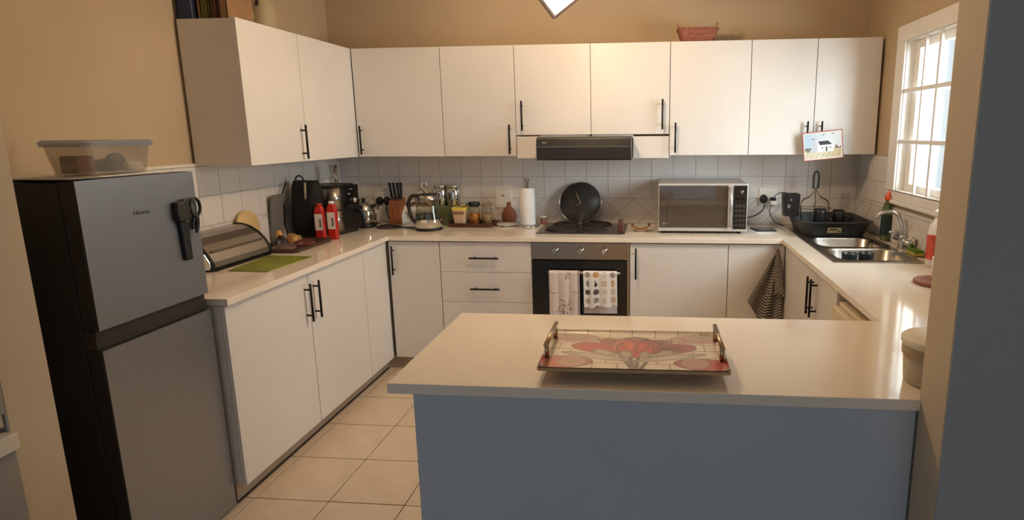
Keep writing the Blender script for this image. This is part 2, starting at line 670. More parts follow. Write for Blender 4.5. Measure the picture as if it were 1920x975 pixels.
# left base unit
lb = thing('base_cabinet', 'white two-door base cabinet along the left wall beside the fridge', 'cabinet', (0.3, -1.47, 0))
obj('body', G().box(0.005, 0.558, -2.040, -0.900, 0.09, 0.868), M_white, lb, bevel=0.001)
obj('kickboard', G().box(0.51, 0.528, -2.040, -0.545, 0.0, 0.089), M_kick, lb)
obj('grime_strip', G().box(0.5285, 0.5295, -2.040, -0.560, 0.0005, 0.014), mat('dark_grime', (58, 46, 38), 0.8, var=0.4, scale=14), lb)  # thin dark strip added as the grime line where kickboard meets floor
d1 = obj('door', G().box(0.560, 0.579, -2.042 + GAP, -1.465 - GAP, ZD0, ZD1), M_white, lb, bevel=0.0015)
handle_v(d1, 0.579, -1.500, 0.632, 0.822, (1, 0, 0))
d2 = obj('door', G().box(0.560, 0.579, -1.465 + GAP, -0.898 - GAP, ZD0, ZD1), M_white, lb, bevel=0.0015)
handle_v(d2, 0.579, -1.425, 0.632, 0.822, (1, 0, 0))
lf = thing('base_cabinet', 'narrow white corner base panel without handle, left of the dark gap', 'cabinet', (0.3, -0.74, 0))
obj('body', G().box(0.005, 0.558, -0.897, -0.020, 0.09, 0.868), M_white, lf)
obj('panel', G().box(0.560, 0.579, -0.898 + GAP, -0.592, ZD0, ZD1), M_white, lf, bevel=0.0015)
# corner door on the back wall
cb = thing('base_cabinet', 'white single-door base cabinet in the left corner of the back wall', 'cabinet', (0.75, -0.3, 0))
obj('body', G().box(0.582, 0.920, -0.558, -0.010, 0.09, 0.868), M_white, cb)
obj('kickboard', G().box(0.530, 0.920, -0.545, -0.527, 0.0, 0.089), M_kick, cb)
d = obj('door', G().box(0.592, 0.923 - GAP, -0.579, -0.560, ZD0, ZD1), M_white, cb, bevel=0.0015)
handle_v(d, 0.622, -0.579, 0.652, 0.838, (0, -1, 0))
# drawers
dr = thing('drawer_unit', 'white drawer base unit left of the oven', 'cabinet', (1.22, -0.3, 0))
obj('body', G().box(0.925, 1.512, -0.558, -0.010, 0.09, 0.868), M_white, dr)
obj('kickboard', G().box(0.925, 1.512, -0.545, -0.527, 0.0, 0.089), M_kick, dr)
for z0, z1, h in ((0.671, ZD1, 0.766), (0.475, 0.669, 0.566), (0.283, 0.473, 0.37), (ZD0, 0.281, 0.19)):
    d = obj('drawer', G().box(0.926, 1.5135, -0.579, -0.560, z0, z1), M_white, dr, bevel=0.0015)
    handle_h(d, 1.122, 1.310, -0.579, h)
# base right of the oven
rb = thing('base_cabinet', 'white single-door base cabinet right of the oven', 'cabinet', (2.43, -0.3, 0))
obj('body', G().box(2.130, 3.070, -0.558, -0.010, 0.09, 0.868), M_white, rb)
obj('kickboard', G().box(2.130, 3.100, -0.545, -0.527, 0.0, 0.089), M_kick, rb)
d = obj('door', G().box(2.130, 2.725 - GAP, -0.579, -0.560, ZD0, ZD1), M_white, rb, bevel=0.0015)
handle_v(d, 2.166, -0.579, 0.645, 0.838, (0, -1, 0))
obj('panel', G().box(2.725 + GAP, 3.058, -0.579, -0.560, ZD0, ZD1), M_white, rb, bevel=0.0015)
# sink run
sb = thing('base_cabinet', 'white two-door base cabinet under the sink', 'cabinet', (3.35, -1.1, 0))
obj('body', G().box(3.082, 3.15, -1.602, -0.580, 0.09, 0.868).box(3.15, 3.63, -1.602, -1.59, 0.09, 0.868)
    .box(3.15, 3.63, -1.59, -0.02, 0.09, 0.11), M_white, sb)
obj('kickboard', G().box(3.11, 3.128, -1.602, -0.545, 0.0, 0.089), M_kick, sb)
obj('panel', G().box(3.061, 3.080, -0.913, -0.592, ZD0, ZD1), M_white, sb, bevel=0.0015)
d1 = obj('door', G().box(3.061, 3.080, -1.267 + GAP, -0.915 - GAP, ZD0, ZD1), M_white, sb, bevel=0.0015)
handle_v(d1, 3.061, -1.235, 0.640, 0.830, (-1, 0, 0))
d2 = obj('door', G().box(3.061, 3.080, -1.602, -1.267 - GAP, ZD0, ZD1), M_white, sb, bevel=0.0015)
handle_v(d2, 3.061, -1.297, 0.640, 0.830, (-1, 0, 0))
# appliance under the worktop
M_cream = mat('cream_enamel', (232, 214, 184), 0.35, var=0.02)
dw = thing('dishwasher', 'cream undercounter dishwasher under the right worktop with a gap above', 'dishwasher', (3.32, -1.88, 0))
obj('body', G().box(3.065, 3.60, -2.135, -1.622, 0.05, 0.816), M_cream, dw, bevel=0.006)
obj('door', G().box(3.036, 3.064, -2.135, -1.625, 0.10, 0.800), M_cream, dw, bevel=0.006)
obj('foot', G().box(3.1, 3.58, -2.12, -1.64, 0.0, 0.05), M_black, dw)

# worktop
g = G()
xs = [0.0, 0.6, 1.583, 3.037, 3.172, 3.572, 3.634]
ys = [-2.774, -2.158, -2.046, -1.214, -0.6, -0.52, -0.002]
def in_top(x, y):
    if 3.172 < x < 3.572 and -1.214 < y < -0.52:
        return False
    if y > -0.6:
        return True
    if x < 0.6:
        return y > -2.046
    if x > 3.037:
        return True
    return x > 1.583 and y < -2.158
g.cells(xs, ys, 0.8715, 0.9, in_top)
single('worktop', 'white quartz worktop running round three walls and over the peninsula', 'worktop', g, M_quartz, bevel=0.002)

pb = thing('peninsula_base', 'grey painted solid peninsula base facing the dining side', 'counter', (2.3, -2.5, 0))
obj('panel', G().box(1.647, 2.904, -2.764, -2.742, 0.0, 0.8712), M_pen, pb, bevel=0.002)
obj('body', G().box(1.660, 3.020, -2.741, -2.22, 0.0, 0.8712), M_white, pb)

# upper cabinets
ZU0, ZU1, DU = 1.387, 2.081, 0.302
def upper(label, loc):
    return thing('wall_cabinet', label, 'cabinet', loc)
u = upper('white two-door wall cabinet on the left wall', (0.15, -0.85, ZU0))
obj('body', G().box(0.004, DU - 0.020, -1.385, -0.012, ZU0, ZU1 - 0.002), M_white, u, bevel=0.001)
d = obj('door', G().box(DU - 0.019, DU, -1.387, -0.895 - GAP, ZU0, ZU1), M_white, u, bevel=0.0015)
handle_v(d, DU, -0.945, 1.402, 1.589, (1, 0, 0))
obj('door', G().box(DU - 0.019, DU, -0.895 + GAP, -DU - 0.002, ZU0, ZU1), M_white, u, bevel=0.0015)
def up_back(label, x0, x1, doors, z0=ZU0):
    u = upper(label, ((x0 + x1) / 2, -0.15, z0))
    obj('body', G().box(x0 + 0.001, x1 - 0.001, -DU + 0.020, -0.002, z0 + 0.001, ZU1 - 0.002), M_white, u, bevel=0.001)
    for a, b, hx, hz in doors:
        d = obj('door', G().box(a + GAP, b - GAP, -DU, -DU + 0.019, z0, ZU1), M_white, u, bevel=0.0015)
        if hx:
            handle_v(d, hx, -DU, hz, hz + 0.187, (0, -1, 0))
    return u
up_back('white wall cabinet in the left corner, handle on its left edge', 0.304, 0.893, [(0.304, 0.894, 0.338, 1.402)])
up_back('white wall cabinet left of the cooker hood', 0.895, 1.378, [(0.894, 1.379, 1.341, 1.402)])
uh = up_back('short white two-door wall cabinet above the cooker hood', 1.380, 2.366,
             [(1.379, 1.868, 1.425, 1.549), (1.868, 2.367, 2.322, 1.549)], 1.521)
obj('filler_panel', G().box(1.382, 1.540, -0.300, -0.284, 1.372, 1.512), M_white, uh, bevel=0.001)
obj('filler_panel', G().box(2.138, 2.365, -0.300, -0.284, 1.370, 1.508), M_white, uh, bevel=0.001)
obj('filler_strip', G().box(1.54, 2.138, -0.292, -0.280, 1.500, 1.5195), M_white, uh)
up_back('white single-door wall cabinet right of the cooker hood', 2.368, 2.861, [(2.367, 2.862, 2.404, 1.404)])
up_back('white two-door wall cabinet at the right end above the sink corner', 2.863, 3.631,
        [(2.862, 3.254, 3.212, 1.404), (3.254, 3.633, 3.297, 1.404)])

# cooker hood
hood = thing('cooker_hood', 'black slimline cooker hood above the hob', 'cooker hood', (1.84, -0.25, 1.365))
prof = [(-0.005, 1.368), (-0.485, 1.366), (-0.497, 1.376), (-0.507, 1.452), (-0.500, 1.498), (-0.470, 1.510), (-0.31, 1.512), (-0.31, 1.498), (-0.005, 1.498)]
g = G().prism(prof, 'x', 1.548, 2.132)
obj('body', g, mat('hood_black', (44, 40, 38), 0.35, var=0.06), hood, bevel=0.003)
obj('visor_line', G().box(1.556, 2.124, -0.509, -0.503, 1.446, 1.452), mat('hood_edge', (96, 88, 82), 0.3), hood)
obj('latch', G().box(1.861, 1.876, -0.325, -0.303, 1.512, 1.522), M_black, hood)
obj('slide_switch', G().box(1.586, 1.612, -0.5075, -0.501, 1.468, 1.480), mat('hood_switch', (120, 112, 104), 0.4), hood)
obj('light_lens', G().box(1.70, 1.98, -0.30, -0.2, 1.3645, 1.3675), mat('lens', (150, 146, 138), 0.3), hood)

# ================================================================== OVEN AND HOB
ov = thing('oven', 'built-in black glass oven with stainless control panel under the hob', 'oven', (1.82, -0.3, 0.1))
obj('body', G().box(1.520, 2.110, -0.555, -0.02, 0.105, 0.866), M_black, ov)
cp = obj('control_panel', G().box(1.516, 2.112, -0.584, -0.556, 0.760, 0.866), mat('oven_steel', (168, 154, 140), 0.26, metal=1.0, var=0.05, scale=30, stretch=(1, 1, 20)), ov, bevel=0.003)
od = obj('door', G().box(1.518, 2.110, -0.584, -0.556, 0.115, 0.756), M_blackgl, ov, bevel=0.004)
obj('side_trim', G().box(2.112, 2.126, -0.579, -0.556, 0.09, 0.866), M_steel, ov)
hb = G().tube([(1.625, -0.628, 0.686), (2.072, -0.628, 0.686)], 0.010, 12)
for x in (1.66, 2.04):
    hb.tube([(x, -0.584, 0.686), (x, -0.628, 0.686)], 0.007, 8)
obj('handle', hb, M_steel, od)
for x in (1.666, 1.825, 1.970):
    k = G().lathe([(0.021, 0), (0.021, 0.006), (0.017, 0.008), (0.016, 0.026), (0.013, 0.028)], n=20)
    k.box(-0.004, 0.004, -0.017, 0.017, 0.024, 0.034)
    o = obj('knob', k, M_chrome, cp, local=True)
    o.location = Vector((x, -0.584, 0.818)) - rootloc(cp)
    o.rotation_euler = (PI / 2, 0, 0)
for x in (1.742, 1.885):
    obj('pilot_light', G().lathe([(0.003, 0), (0.003, 0.002)], n=10), M_brown, cp, local=True).location = Vector((x, -0.5855, 0.845)) - rootloc(cp)

hob = thing('hob', 'stainless steel electric hob with four dark solid plates', 'hob', (1.80, -0.25, 0.9))
obj('plate', G().loft([rr_loop(1.520, 2.094, -0.478, -0.03, 0.012, 0.9003), rr_loop(1.520, 2.094, -0.478, -0.03, 0.012, 0.904),
                       rr_loop(1.528, 2.086, -0.470, -0.038, 0.012, 0.908)]), M_steel, hob)
M_hotplate = mat('hotplate_iron', (40, 30, 26), 0.75, var=0.15, scale=20)
for x, y, r in ((1.668, -0.345, 0.098), (1.885, -0.345, 0.082), (1.668, -0.135, 0.080), (1.885, -0.135, 0.098)):
    hp = obj('hotplate', G().lathe([(r, 0.0), (r, 0.011), (r - 0.006, 0.015), (r * 0.42, 0.015), (r * 0.36, 0.012)], (x, y, 0.908), n=32), M_hotplate, hob)
    obj('rim', G().lathe([(r + 0.010, 0.0), (r + 0.008, 0.004), (r + 0.001, 0.004)], (x, y, 0.908), n=32, cap0=False, cap1=False), mat('hob_soot', (58, 46, 40), 0.5), hp)

# ================================================================== SINK
sink = thing('sink', 'stainless steel inset sink with two bowls in the right worktop', 'sink', (3.37, -0.85, 0.9))
g = G()
BX0, BX1 = 3.192, 3.545
b1 = (-0.845, -0.545)
b2 = (-1.196, -0.885)
g.cells([3.148, BX0, BX1, 3.580], [-1.238, b2[0], b2[1], b1[0], b1[1], -0.06], 0.9003, 0.9045,
        lambda x, y: not (BX0 < x < BX1 and (b1[0] < y < b1[1] or b2[0] < y < b2[1])))
obj('rim', g, M_steel, sink, bevel=0.002)
for y0, y1 in (b1, b2):
    g = G()
    g.loft([rr_loop(BX0 - 0.012, BX1 + 0.012, y0 - 0.012, y1 + 0.012, 0.05, 0.9050),
            rr_loop(BX0 + 0.001, BX1 - 0.001, y0 + 0.001, y1 - 0.001, 0.075, 0.9055),
            rr_loop(BX0 + 0.006, BX1 - 0.006, y0 + 0.006, y1 - 0.006, 0.075, 0.897),
            rr_loop(BX0 + 0.012, BX1 - 0.012, y0 + 0.012, y1 - 0.012, 0.075, 0.765),
            rr_loop(BX0 + 0.040, BX1 - 0.040, y0 + 0.040, y1 - 0.040, 0.07, 0.745)], cap0=False, cap1=True, smooth=True)
    b = obj('bowl', g, M_steel, sink)
    obj('waste', G().lathe([(0.036, 0.0), (0.034, 0.003), (0.012, 0.002)], ((BX0 + BX1) / 2, (y0 + y1) / 2, 0.746)), M_chrome, b)
for k, dx in enumerate((0.0, 0.082)):
    gx, gy = 3.285 + dx * 1.08, -1.035 + 0.01 * k
    t = single('tumbler', ['dark blue-grey tumbler in the near sink bowl, left one', 'dark blue-grey tumbler in the near sink bowl, right one'][k], 'tumbler',
               G().lathe([(0.030, 0.0), (0.039, 0.160), (0.0405, 0.165), (0.037, 0.162), (0.029, 0.008)], (0, 0, 0), n=24),
               mat('slate_plastic', (54, 64, 68), 0.3, var=0.05), (gx, gy, 0.7455), group=None, local=True)

# mixer tap
tap = thing('mixer_tap', 'chrome two-handle mixer tap with arched spout behind the sink', 'tap', (3.614, -0.86, 0.9))
obj('base', G().lathe([(0.026, 0.0), (0.026, 0.006), (0.020, 0.014), (0.018, 0.055), (0.021, 0.065), (0.015, 0.078)], (3.614, -0.86, 0.9), n=20)
    .tube([(3.614, -0.76, 0.945), (3.614, -0.96, 0.945)], 0.014, 14), M_chrome, tap)
obj('spout', G().tube(cat([(3.614, -0.86, 0.97), (3.605, -0.858, 1.03), (3.588, -0.850, 1.078), (3.555, -0.838, 1.098), (3.515, -0.822, 1.092), (3.492, -0.812, 1.070), (3.487, -0.810, 1.052)], 5), 0.0105, 12), M_chrome, tap)
for y, s in ((-0.74, 1), (-0.98, -1)):
    hgt = G().lathe([(0.017, -0.02), (0.019, 0.0), (0.016, 0.024), (0.009, 0.034)], (3.614, y, 0.955), n=16)
    hgt.tube([(3.614 + 0.028, y, 0.972), (3.614 - 0.028, y, 0.972)], 0.006, 8).tube([(3.614, y - 0.028, 0.972), (3.614, y + 0.028, 0.972)], 0.006, 8)
    obj('tap_handle', hgt, M_chrome, tap)

# dish rack
M_rack = mat('charcoal_plastic', (44, 45, 47), 0.45, var=0.05)
rack = thing('dish_rack', 'charcoal plastic dish drainer tub standing on the sink drainer', 'dish rack', (3.37, -0.30, 0.905))
g = G()
g.loft([rr_loop(3.20, 3.545, -0.50, -0.10, 0.05, 0.906), rr_loop(3.165, 3.570, -0.545, -0.075, 0.06, 0.990),
        rr_loop(3.150, 3.585, -0.560, -0.060, 0.06, 0.992), rr_loop(3.150, 3.585, -0.560, -0.060, 0.06, 0.997),
        rr_loop(3.168, 3.567, -0.542, -0.078, 0.06, 0.997), rr_loop(3.206, 3.539, -0.494, -0.106, 0.05, 0.912)], smooth=False)
obj('tub', g, M_rack, rack)
o = obj('sticker', G().box(-0.041, 0.041, -0.0008, 0.0008, -0.019, 0.019), mat('sticker_gold', (176, 160, 110), 0.5), rack, local=True)
o.location = Vector((3.352, -0.5325, 0.946)) - rack.location
o.rotation_euler = (math.radians(28), 0, 0)
o2 = obj('sticker_print', G().box(-0.028, 0.012, -0.0012, -0.0009, 0.002, 0.012).box(0.018, 0.032, -0.0012, -0.0009, -0.012, -0.004),
         mat('sticker_ink', (40, 40, 40), 0.6), o, local=True)
g = G()
for k in range(9):
    x = 3.235 + 0.034 * k
    g.tube([(x, -0.47, 0.913), (x, -0.46, 0.965), (x, -0.43, 0.913)], 0.0035, 6)
obj('plate_rib', g, M_rack, rack)
cup = thing('cutlery_caddy', 'black plastic cutlery caddy hooked on the back of the dish rack', 'caddy', (3.143, -0.30, 0.999))
obj('cup', G().loft([rr_loop(3.100, 3.190, -0.335, -0.245, 0.012, 1.002), rr_loop(3.092, 3.192, -0.342, -0.238, 0.012, 1.142),
                     rr_loop(3.098, 3.186, -0.336, -0.244, 0.012, 1.142), rr_loop(3.104, 3.186, -0.331, -0.249, 0.012, 1.010)]), M_black, cup)
obj('label_mark', G().box(3.112, 3.130, -0.3415, -0.3385, 1.055, 1.078).box(3.128, 3.138, -0.3425, -0.3395, 1.100, 1.116), mat('caddy_mark', (120, 112, 104), 0.6), cup)
# wire stand in the rack
ws = thing('wire_stand', 'thin wire cup stand with a black loop handle in the dish rack', 'stand', (3.32, -0.2, 0.913))
g = G()
for a in range(6):
    an = 2 * PI * a / 6 + 0.3
    g.tube(cat([(3.317, -0.2, 1.17), (3.317 + 0.03 * math.cos(an), -0.2 + 0.03 * math.sin(an), 1.12), (3.317 + 0.09 * math.cos(an), -0.2 + 0.075 * math.sin(an), 1.085),
                (3.317 + 0.10 * math.cos(an), -0.2 + 0.08 * math.sin(an), 1.03), (3.317 + 0.085 * math.cos(an), -0.2 + 0.07 * math.sin(an), 0.915)], 4), 0.0022, 6)
g.tube([(3.317 + 0.1 * math.cos(t * PI / 12), -0.2 + 0.08 * math.sin(t * PI / 12), 1.04) for t in range(24)], 0.0022, 6, closed=True)
obj('wire_frame', g, mat('bronze_wire', (96, 82, 62), 0.4, metal=0.8), ws)
obj('loop_handle', G().tube(cat([(3.302, -0.2, 1.165), (3.301, -0.2, 1.22), (3.304, -0.2, 1.262), (3.317, -0.2, 1.276), (3.330, -0.2, 1.262), (3.333, -0.2, 1.22), (3.330, -0.2, 1.165)], 5), 0.0065, 8), M_black, ws)
for k, (x, y, z, lb_) in enumerate(((3.318, -0.33, 1.052, 'small black cup standing in the middle of the dish rack'), (3.452, -0.26, 1.035, 'small black cup standing toward the right of the dish rack'))):
    mg = thing('mug', lb_, 'mug', (x, y, 0.914))
    obj('body', G().lathe([(0.040, 0.0), (0.042, 0.004), (0.040, z - 0.914 - 0.02), (0.034, z - 0.914), (0.0, z - 0.914)], (x, y, 0.914), n=20, cap1=False), M_black, mg)
    obj('handle', G().tube(cat([(x + 0.036, y - 0.02, 0.99), (x + 0.062, y - 0.03, 0.985), (x + 0.062, y - 0.03, 0.955), (x + 0.036, y - 0.02, 0.948)], 4), 0.006, 8), M_black, mg)

# ================================================================== FRIDGE
fr = thing('fridge_freezer', 'slim silver fridge-freezer with black sides beside the left stub wall', 'fridge', (0.27, -2.30, 0))
FY0, FY1, FX = -2.532, -2.064, 0.540
obj('body', G().box(0.03, 0.478, FY0 + 0.004, FY1 - 0.004, 0.03, 1.398), M_fridged, fr, bevel=0.006)
g = G().box(0.482, FX - 0.002, FY0, FY1, 0.930, 1.403)
fd = obj('freezer_door', g, M_fridged, fr, bevel=0.006)
obj('door_skin', G().box(FX - 0.002, FX, FY0 + 0.001, FY1 - 0.001, 0.932, 1.4025), M_fridge, fd)
ld = obj('fridge_door', G().box(0.482, FX - 0.002, FY0, FY1, 0.014, 0.866), M_fridged, fr, bevel=0.006)
obj('door_skin', G().box(FX - 0.002, FX, FY0 + 0.001, FY1 - 0.001, 0.016, 0.8655), M_fridge, ld)
obj('grip_recess', G().box(0.482, 0.522, FY0 + 0.002, FY1 - 0.002, 0.867, 0.929), mat('grip_brown_black', (48, 43, 40), 0.5), fr)
for x in (0.08, 0.44):
    for y in (FY0 + 0.05, FY1 - 0.05):
        obj('foot', G().lathe([(0.02, 0), (0.02, 0.03)], (x, y, 0), n=12), M_black, fr)
writing('brand_lettering', 'Hisense', 0.021, (FX + 0.0006, -2.312, 1.2805), (PI / 2, 0, PI / 2), mat('letter_grey', (72, 70, 72), 0.4, metal=0.5), fr)

# scissors and sheath on the freezer door
sx = FX + 0.012
scs = thing('kitchen_scissors', 'black kitchen scissors hanging on the freezer door', 'scissors', (sx, -2.10, 1.2))
g = G()
g.tube([(sx, -2.088 + 0.024 * math.cos(t * PI / 10), 1.270 + 0.034 * math.sin(t * PI / 10)) for t in range(20)], 0.0055, 8, closed=True)
g.tube(cat([(sx, -2.098, 1.240), (sx, -2.108, 1.215), (sx, -2.112, 1.19)], 4), [0.006] * 9, 8)
obj('loop_handle', g, M_black, scs)
obj('loop_handle', G().tube(cat([(sx + 0.004, -2.094, 1.238), (sx + 0.005, -2.094, 1.205), (sx + 0.005, -2.104, 1.175)], 4), [0.010, 0.0095, 0.009, 0.0085, 0.008, 0.007, 0.006, 0.005, 0.004], 8), M_black, scs)
shp = thing('magnetic_knife_sheath', 'black magnetic sheath with a grip hanging left of the scissors on the freezer', 'tool holder', (sx, -2.135, 1.08))
obj('sheath', G().prism([(-2.163, 1.080), (-2.168, 1.200), (-2.172, 1.225), (-2.128, 1.225), (-2.132, 1.200), (-2.132, 1.080)], 'x', FX + 0.001, FX + 0.016), M_black, shp, bevel=0.004)
obj('grip', G().prism([(-2.178, 1.226), (-2.186, 1.258), (-2.182, 1.300), (-2.160, 1.296), (-2.142, 1.308), (-2.128, 1.303), (-2.124, 1.262), (-2.130, 1.226)], 'x', FX + 0.001, FX + 0.024), mat('grip_black', (38, 35, 34), 0.55), shp, bevel=0.005)
obj('clasp', G().box(FX + 0.016, FX + 0.019, -2.150, -2.132, 1.222, 1.226), M_steel, shp)

# things on top of the fridge
pp = G().box(0.10, 0.478, -2.500, -2.13, 1.4035, 1.4065)
single('paper_sheet', 'white paper sheets lying on the fridge top under the plastic tub', 'paper', pp, M_paper, (0, 0, 0))
pp = G().box(0.33, 0.530, -2.535, -2.43, 1.4070, 1.4090)
single('leaflet', 'grey folded leaflet at the near edge of the fridge top', 'paper', pp, mat('grey_leaflet', (150, 146, 138), 0.6, var=0.15), (0, 0, 0))
bxx = thing('storage_tub', 'clear plastic storage tub with grey lid on the fridge', 'storage box', (0.385, -2.27, 1.4095))
BZ = 1.4098
g = G().loft([rr_loop(0.316, 0.452, -2.390, -2.160, 0.02, BZ), rr_loop(0.300, 0.468, -2.406, -2.142, 0.025, BZ + 0.10),
              rr_loop(0.303, 0.465, -2.403, -2.145, 0.025, BZ + 0.10), rr_loop(0.319, 0.449, -2.387, -2.163, 0.02, BZ + 0.003)], cap1=True)
obj('tub', g, M_plastic, bxx)
obj('lid', G().loft([rr_loop(0.294, 0.474, -2.412, -2.136, 0.028, BZ + 0.092), rr_loop(0.292, 0.476, -2.414, -2.134, 0.028, BZ + 0.106),
                     rr_loop(0.300, 0.468, -2.406, -2.142, 0.024, BZ + 0.113)], cap0=False), glass('lid_plastic', (226, 230, 236), 0.45, (176, 184, 196)), bxx)
single('carton', 'brown carton inside the plastic tub on the fridge', 'box', G().box(0.335, 0.40, -2.375, -2.315, BZ + 0.0045, BZ + 0.062), mat('cardboard', (128, 84, 54), 0.8), (0, 0, 0), bevel=0.003)
single('pouch', 'dark pouch lying inside the plastic tub on the fridge', 'pouch', G().lathe([(0.0, 0.0), (0.9, 0.004), (1.0, 0.02), (0.75, 0.04), (0.0, 0.045)], (0, 0, 0), n=20, cap0=False, cap1=False, sx=0.045, sy=0.045), M_black, (0.39, -2.265, BZ + 0.0045), local=True)
single('jar_lid', 'round black lid standing in the plastic tub on the fridge', 'lid', G().lathe([(0.0, -0.012), (0.030, -0.012), (0.032, 0), (0.030, 0.012), (0.0, 0.012)], (0, 0, 0), n=24, cap0=False, cap1=False), M_black, (0.365, -2.20, BZ + 0.036), rot=(0, PI / 2, 0), local=True)
single('paper_roll', 'rolled white napkin inside the plastic tub on the fridge', 'napkin', G().tube([(0, -0.03, 0), (0, 0.03, 0)], 0.016, 12), M_paper, (0.425, -2.20, BZ + 0.0195), local=True)

# ================================================================== LEFT WORKTOP
# bread bin
bb = thing('bread_bin', 'rounded stainless steel bread bin with black edges on the left worktop', 'bread bin', (0.11, -1.40, 0.9))
pr = [(0.015, 0.905), (0.015, 1.062), (0.035, 1.068), (0.070, 1.064), (0.110, 1.050), (0.150, 1.022), (0.182, 0.985), (0.204, 0.945), (0.208, 0.920), (0.198, 0.906)]
obj('roll_front', G().prism(pr, 'y', -1.600, -1.185), M_steel, bb, bevel=0.002)
def dband(y0, y1, sc, m, nm):
    cx, cz = 0.105, 0.98
    q = [(cx + (x - cx) * sc, max(0.9005, cz + (z - cz) * sc)) for x, z in pr]
    return obj(nm, G().prism(q, 'y', y0, y1), m, bb, bevel=0.001)
dband(-1.612, -1.600, 1.06, M_black, 'end_trim')
dband(-1.185, -1.173, 1.06, M_black, 'end_trim')
dband(-1.618, -1.612, 0.94, M_chrome, 'end_panel')
obj('base_edge', G().box(0.015, 0.213, -1.600, -1.185, 0.9005, 0.907), M_black, bb)
obj('front_lip', G().box(0.168, 0.190, -1.58, -1.20, 0.9905, 0.994), M_steel, bb)
# decorative disc behind
dsc = thing('cheese_board', 'round cream board with a brown heart leaning behind the bread bin', 'board', (0.03, -1.09, 0.985), (0, 0, 0))
disc_tilt = Matrix.Rotation(math.radians(82), 4, 'Y')
g = G().lathe([(0.0, 0.0), (0.088, 0.0), (0.092, 0.004), (0.092, 0.012), (0.088, 0.016), (0.0, 0.016)], n=40, cap0=False, cap1=False)
o = obj('disc', g, mat('cream_wood', (222, 188, 132), 0.5, var=0.1, scale=8), dsc, local=True)
o.location = (-0.008, 0, 0.048)
o.rotation_euler = (0, math.radians(84), 0)
heart = []
for k in range(24):
    t = 2 * PI * k / 24
    heart.append((0.0021 * 16 * math.sin(t) ** 3, 0.0021 * (13 * math.cos(t) - 5 * math.cos(2 * t) - 2 * math.cos(3 * t) - math.cos(4 * t))))
obj('heart', G().loft([[(0.016, -1.092 + a, 1.070 + b) for a, b in heart], [(0.024, -1.092 + a, 1.070 + b) for a, b in heart]]),
    mat('heart_brown', (140, 80, 36), 0.5, var=0.15), dsc)
obj('stand', G().box(0.006, 0.05, -1.12, -1.06, 0.9005, 0.956), M_darkwood, dsc)

# green cutting mat
g = G().prism([(0.262, -1.585), (0.462, -1.592), (0.478, -1.245), (0.225, -1.228)], 'z', 0.9004, 0.9040)
single('cutting_mat', 'green cutting mat lying in front of the bread bin', 'cutting board', g, mat('green_mat', (134, 138, 36), 0.45, var=0.25, scale=10), (0.36, -1.41, 0.9))

# dark serving tray with wrappers
tr = thing('serving_tray', 'dark brown shallow tray cluttered with wrappers beside the bread bin', 'tray', (0.2, -0.98, 0.9))
g = G().loft([rr_loop(0.07, 0.335, -1.155, -0.785, 0.02, 0.9005), rr_loop(0.06, 0.345, -1.162, -0.777, 0.02, 0.921),
              rr_loop(0.068, 0.337, -1.154, -0.785, 0.02, 0.921), rr_loop(0.076, 0.329, -1.148, -0.791, 0.02, 0.906)])
obj('tray_body', g, mat('tray_dark', (72, 44, 38), 0.45, var=0.2), tr)
def crumple(n, label, c, r, h, m, seed, cat_='wrapper', sq=1.0):
    rd = random.Random(seed)
    nn = 14
    prof = [(1.0, 0.0), (1.02, 0.25), (0.8, 0.7), (0.45, 0.95), (0.0, 1.0)]
    gg = G()
    loops = []
    for pr_, pz in prof:
        loops.append([(r * pr_ * (1 + 0.18 * math.sin(3 * a + seed) + rd.uniform(-0.12, 0.12)) * math.cos(a),
                       sq * r * pr_ * (1 + 0.18 * math.sin(3 * a + seed) + rd.uniform(-0.12, 0.12)) * math.sin(a),
                       h * pz * (1 + (rd.uniform(-0.2, 0.15) if pz > 0 else 0))) for a in [2 * PI * i / nn for i in range(nn)]])
    gg.loft(loops)
    return single(n, label, cat_, gg, m, c, local=True)
crumple('food_bag', 'dark crumpled bag at the back of the cluttered tray', (0.150, -1.005, 0.9065), 0.040, 0.06, mat('bag_dark', (58, 46, 42), 0.35, var=0.4, scale=30), 1, 'bag')
crumple('food_bag', 'reddish brown snack bag near the front of the cluttered tray', (0.245, -0.925, 0.9065), 0.062, 0.028, mat('bag_red', (98, 50, 42), 0.35, var=0.5, scale=30), 2, 'bag')
crumple('food_bag', 'grey brown crinkled bag at the near end of the cluttered tray', (0.225, -1.075, 0.9068), 0.06, 0.032, mat('bag_grey', (104, 84, 74), 0.3, var=0.5, scale=26), 3, 'bag')
crumple('wrapper', 'tan and orange crumpled wrapper in front of the black cool bag', (0.155, -0.885, 0.9065), 0.045, 0.052, mat('wrap_orange', (190, 146, 92), 0.4, var=0.4, scale=30), 4)
crumple('wrapper', 'dark maroon wrapper beside the red bottles', (0.215, -0.845, 0.9068), 0.034, 0.02, mat('wrap_maroon', (84, 42, 40), 0.35, var=0.4, scale=30), 5)
single('butternut', 'small orange butternut standing on the tray by the wall', 'squash', G().lathe([(0.0, 0.0), (0.022, 0.004), (0.028, 0.024), (0.020, 0.05), (0.016, 0.072), (0.012, 0.082), (0.0, 0.084)], (0, 0, 0), n=18, cap0=False, cap1=False),
       mat('butternut_skin', (214, 160, 84), 0.5, var=0.08), (0.108, -0.945, 0.9065), local=True)

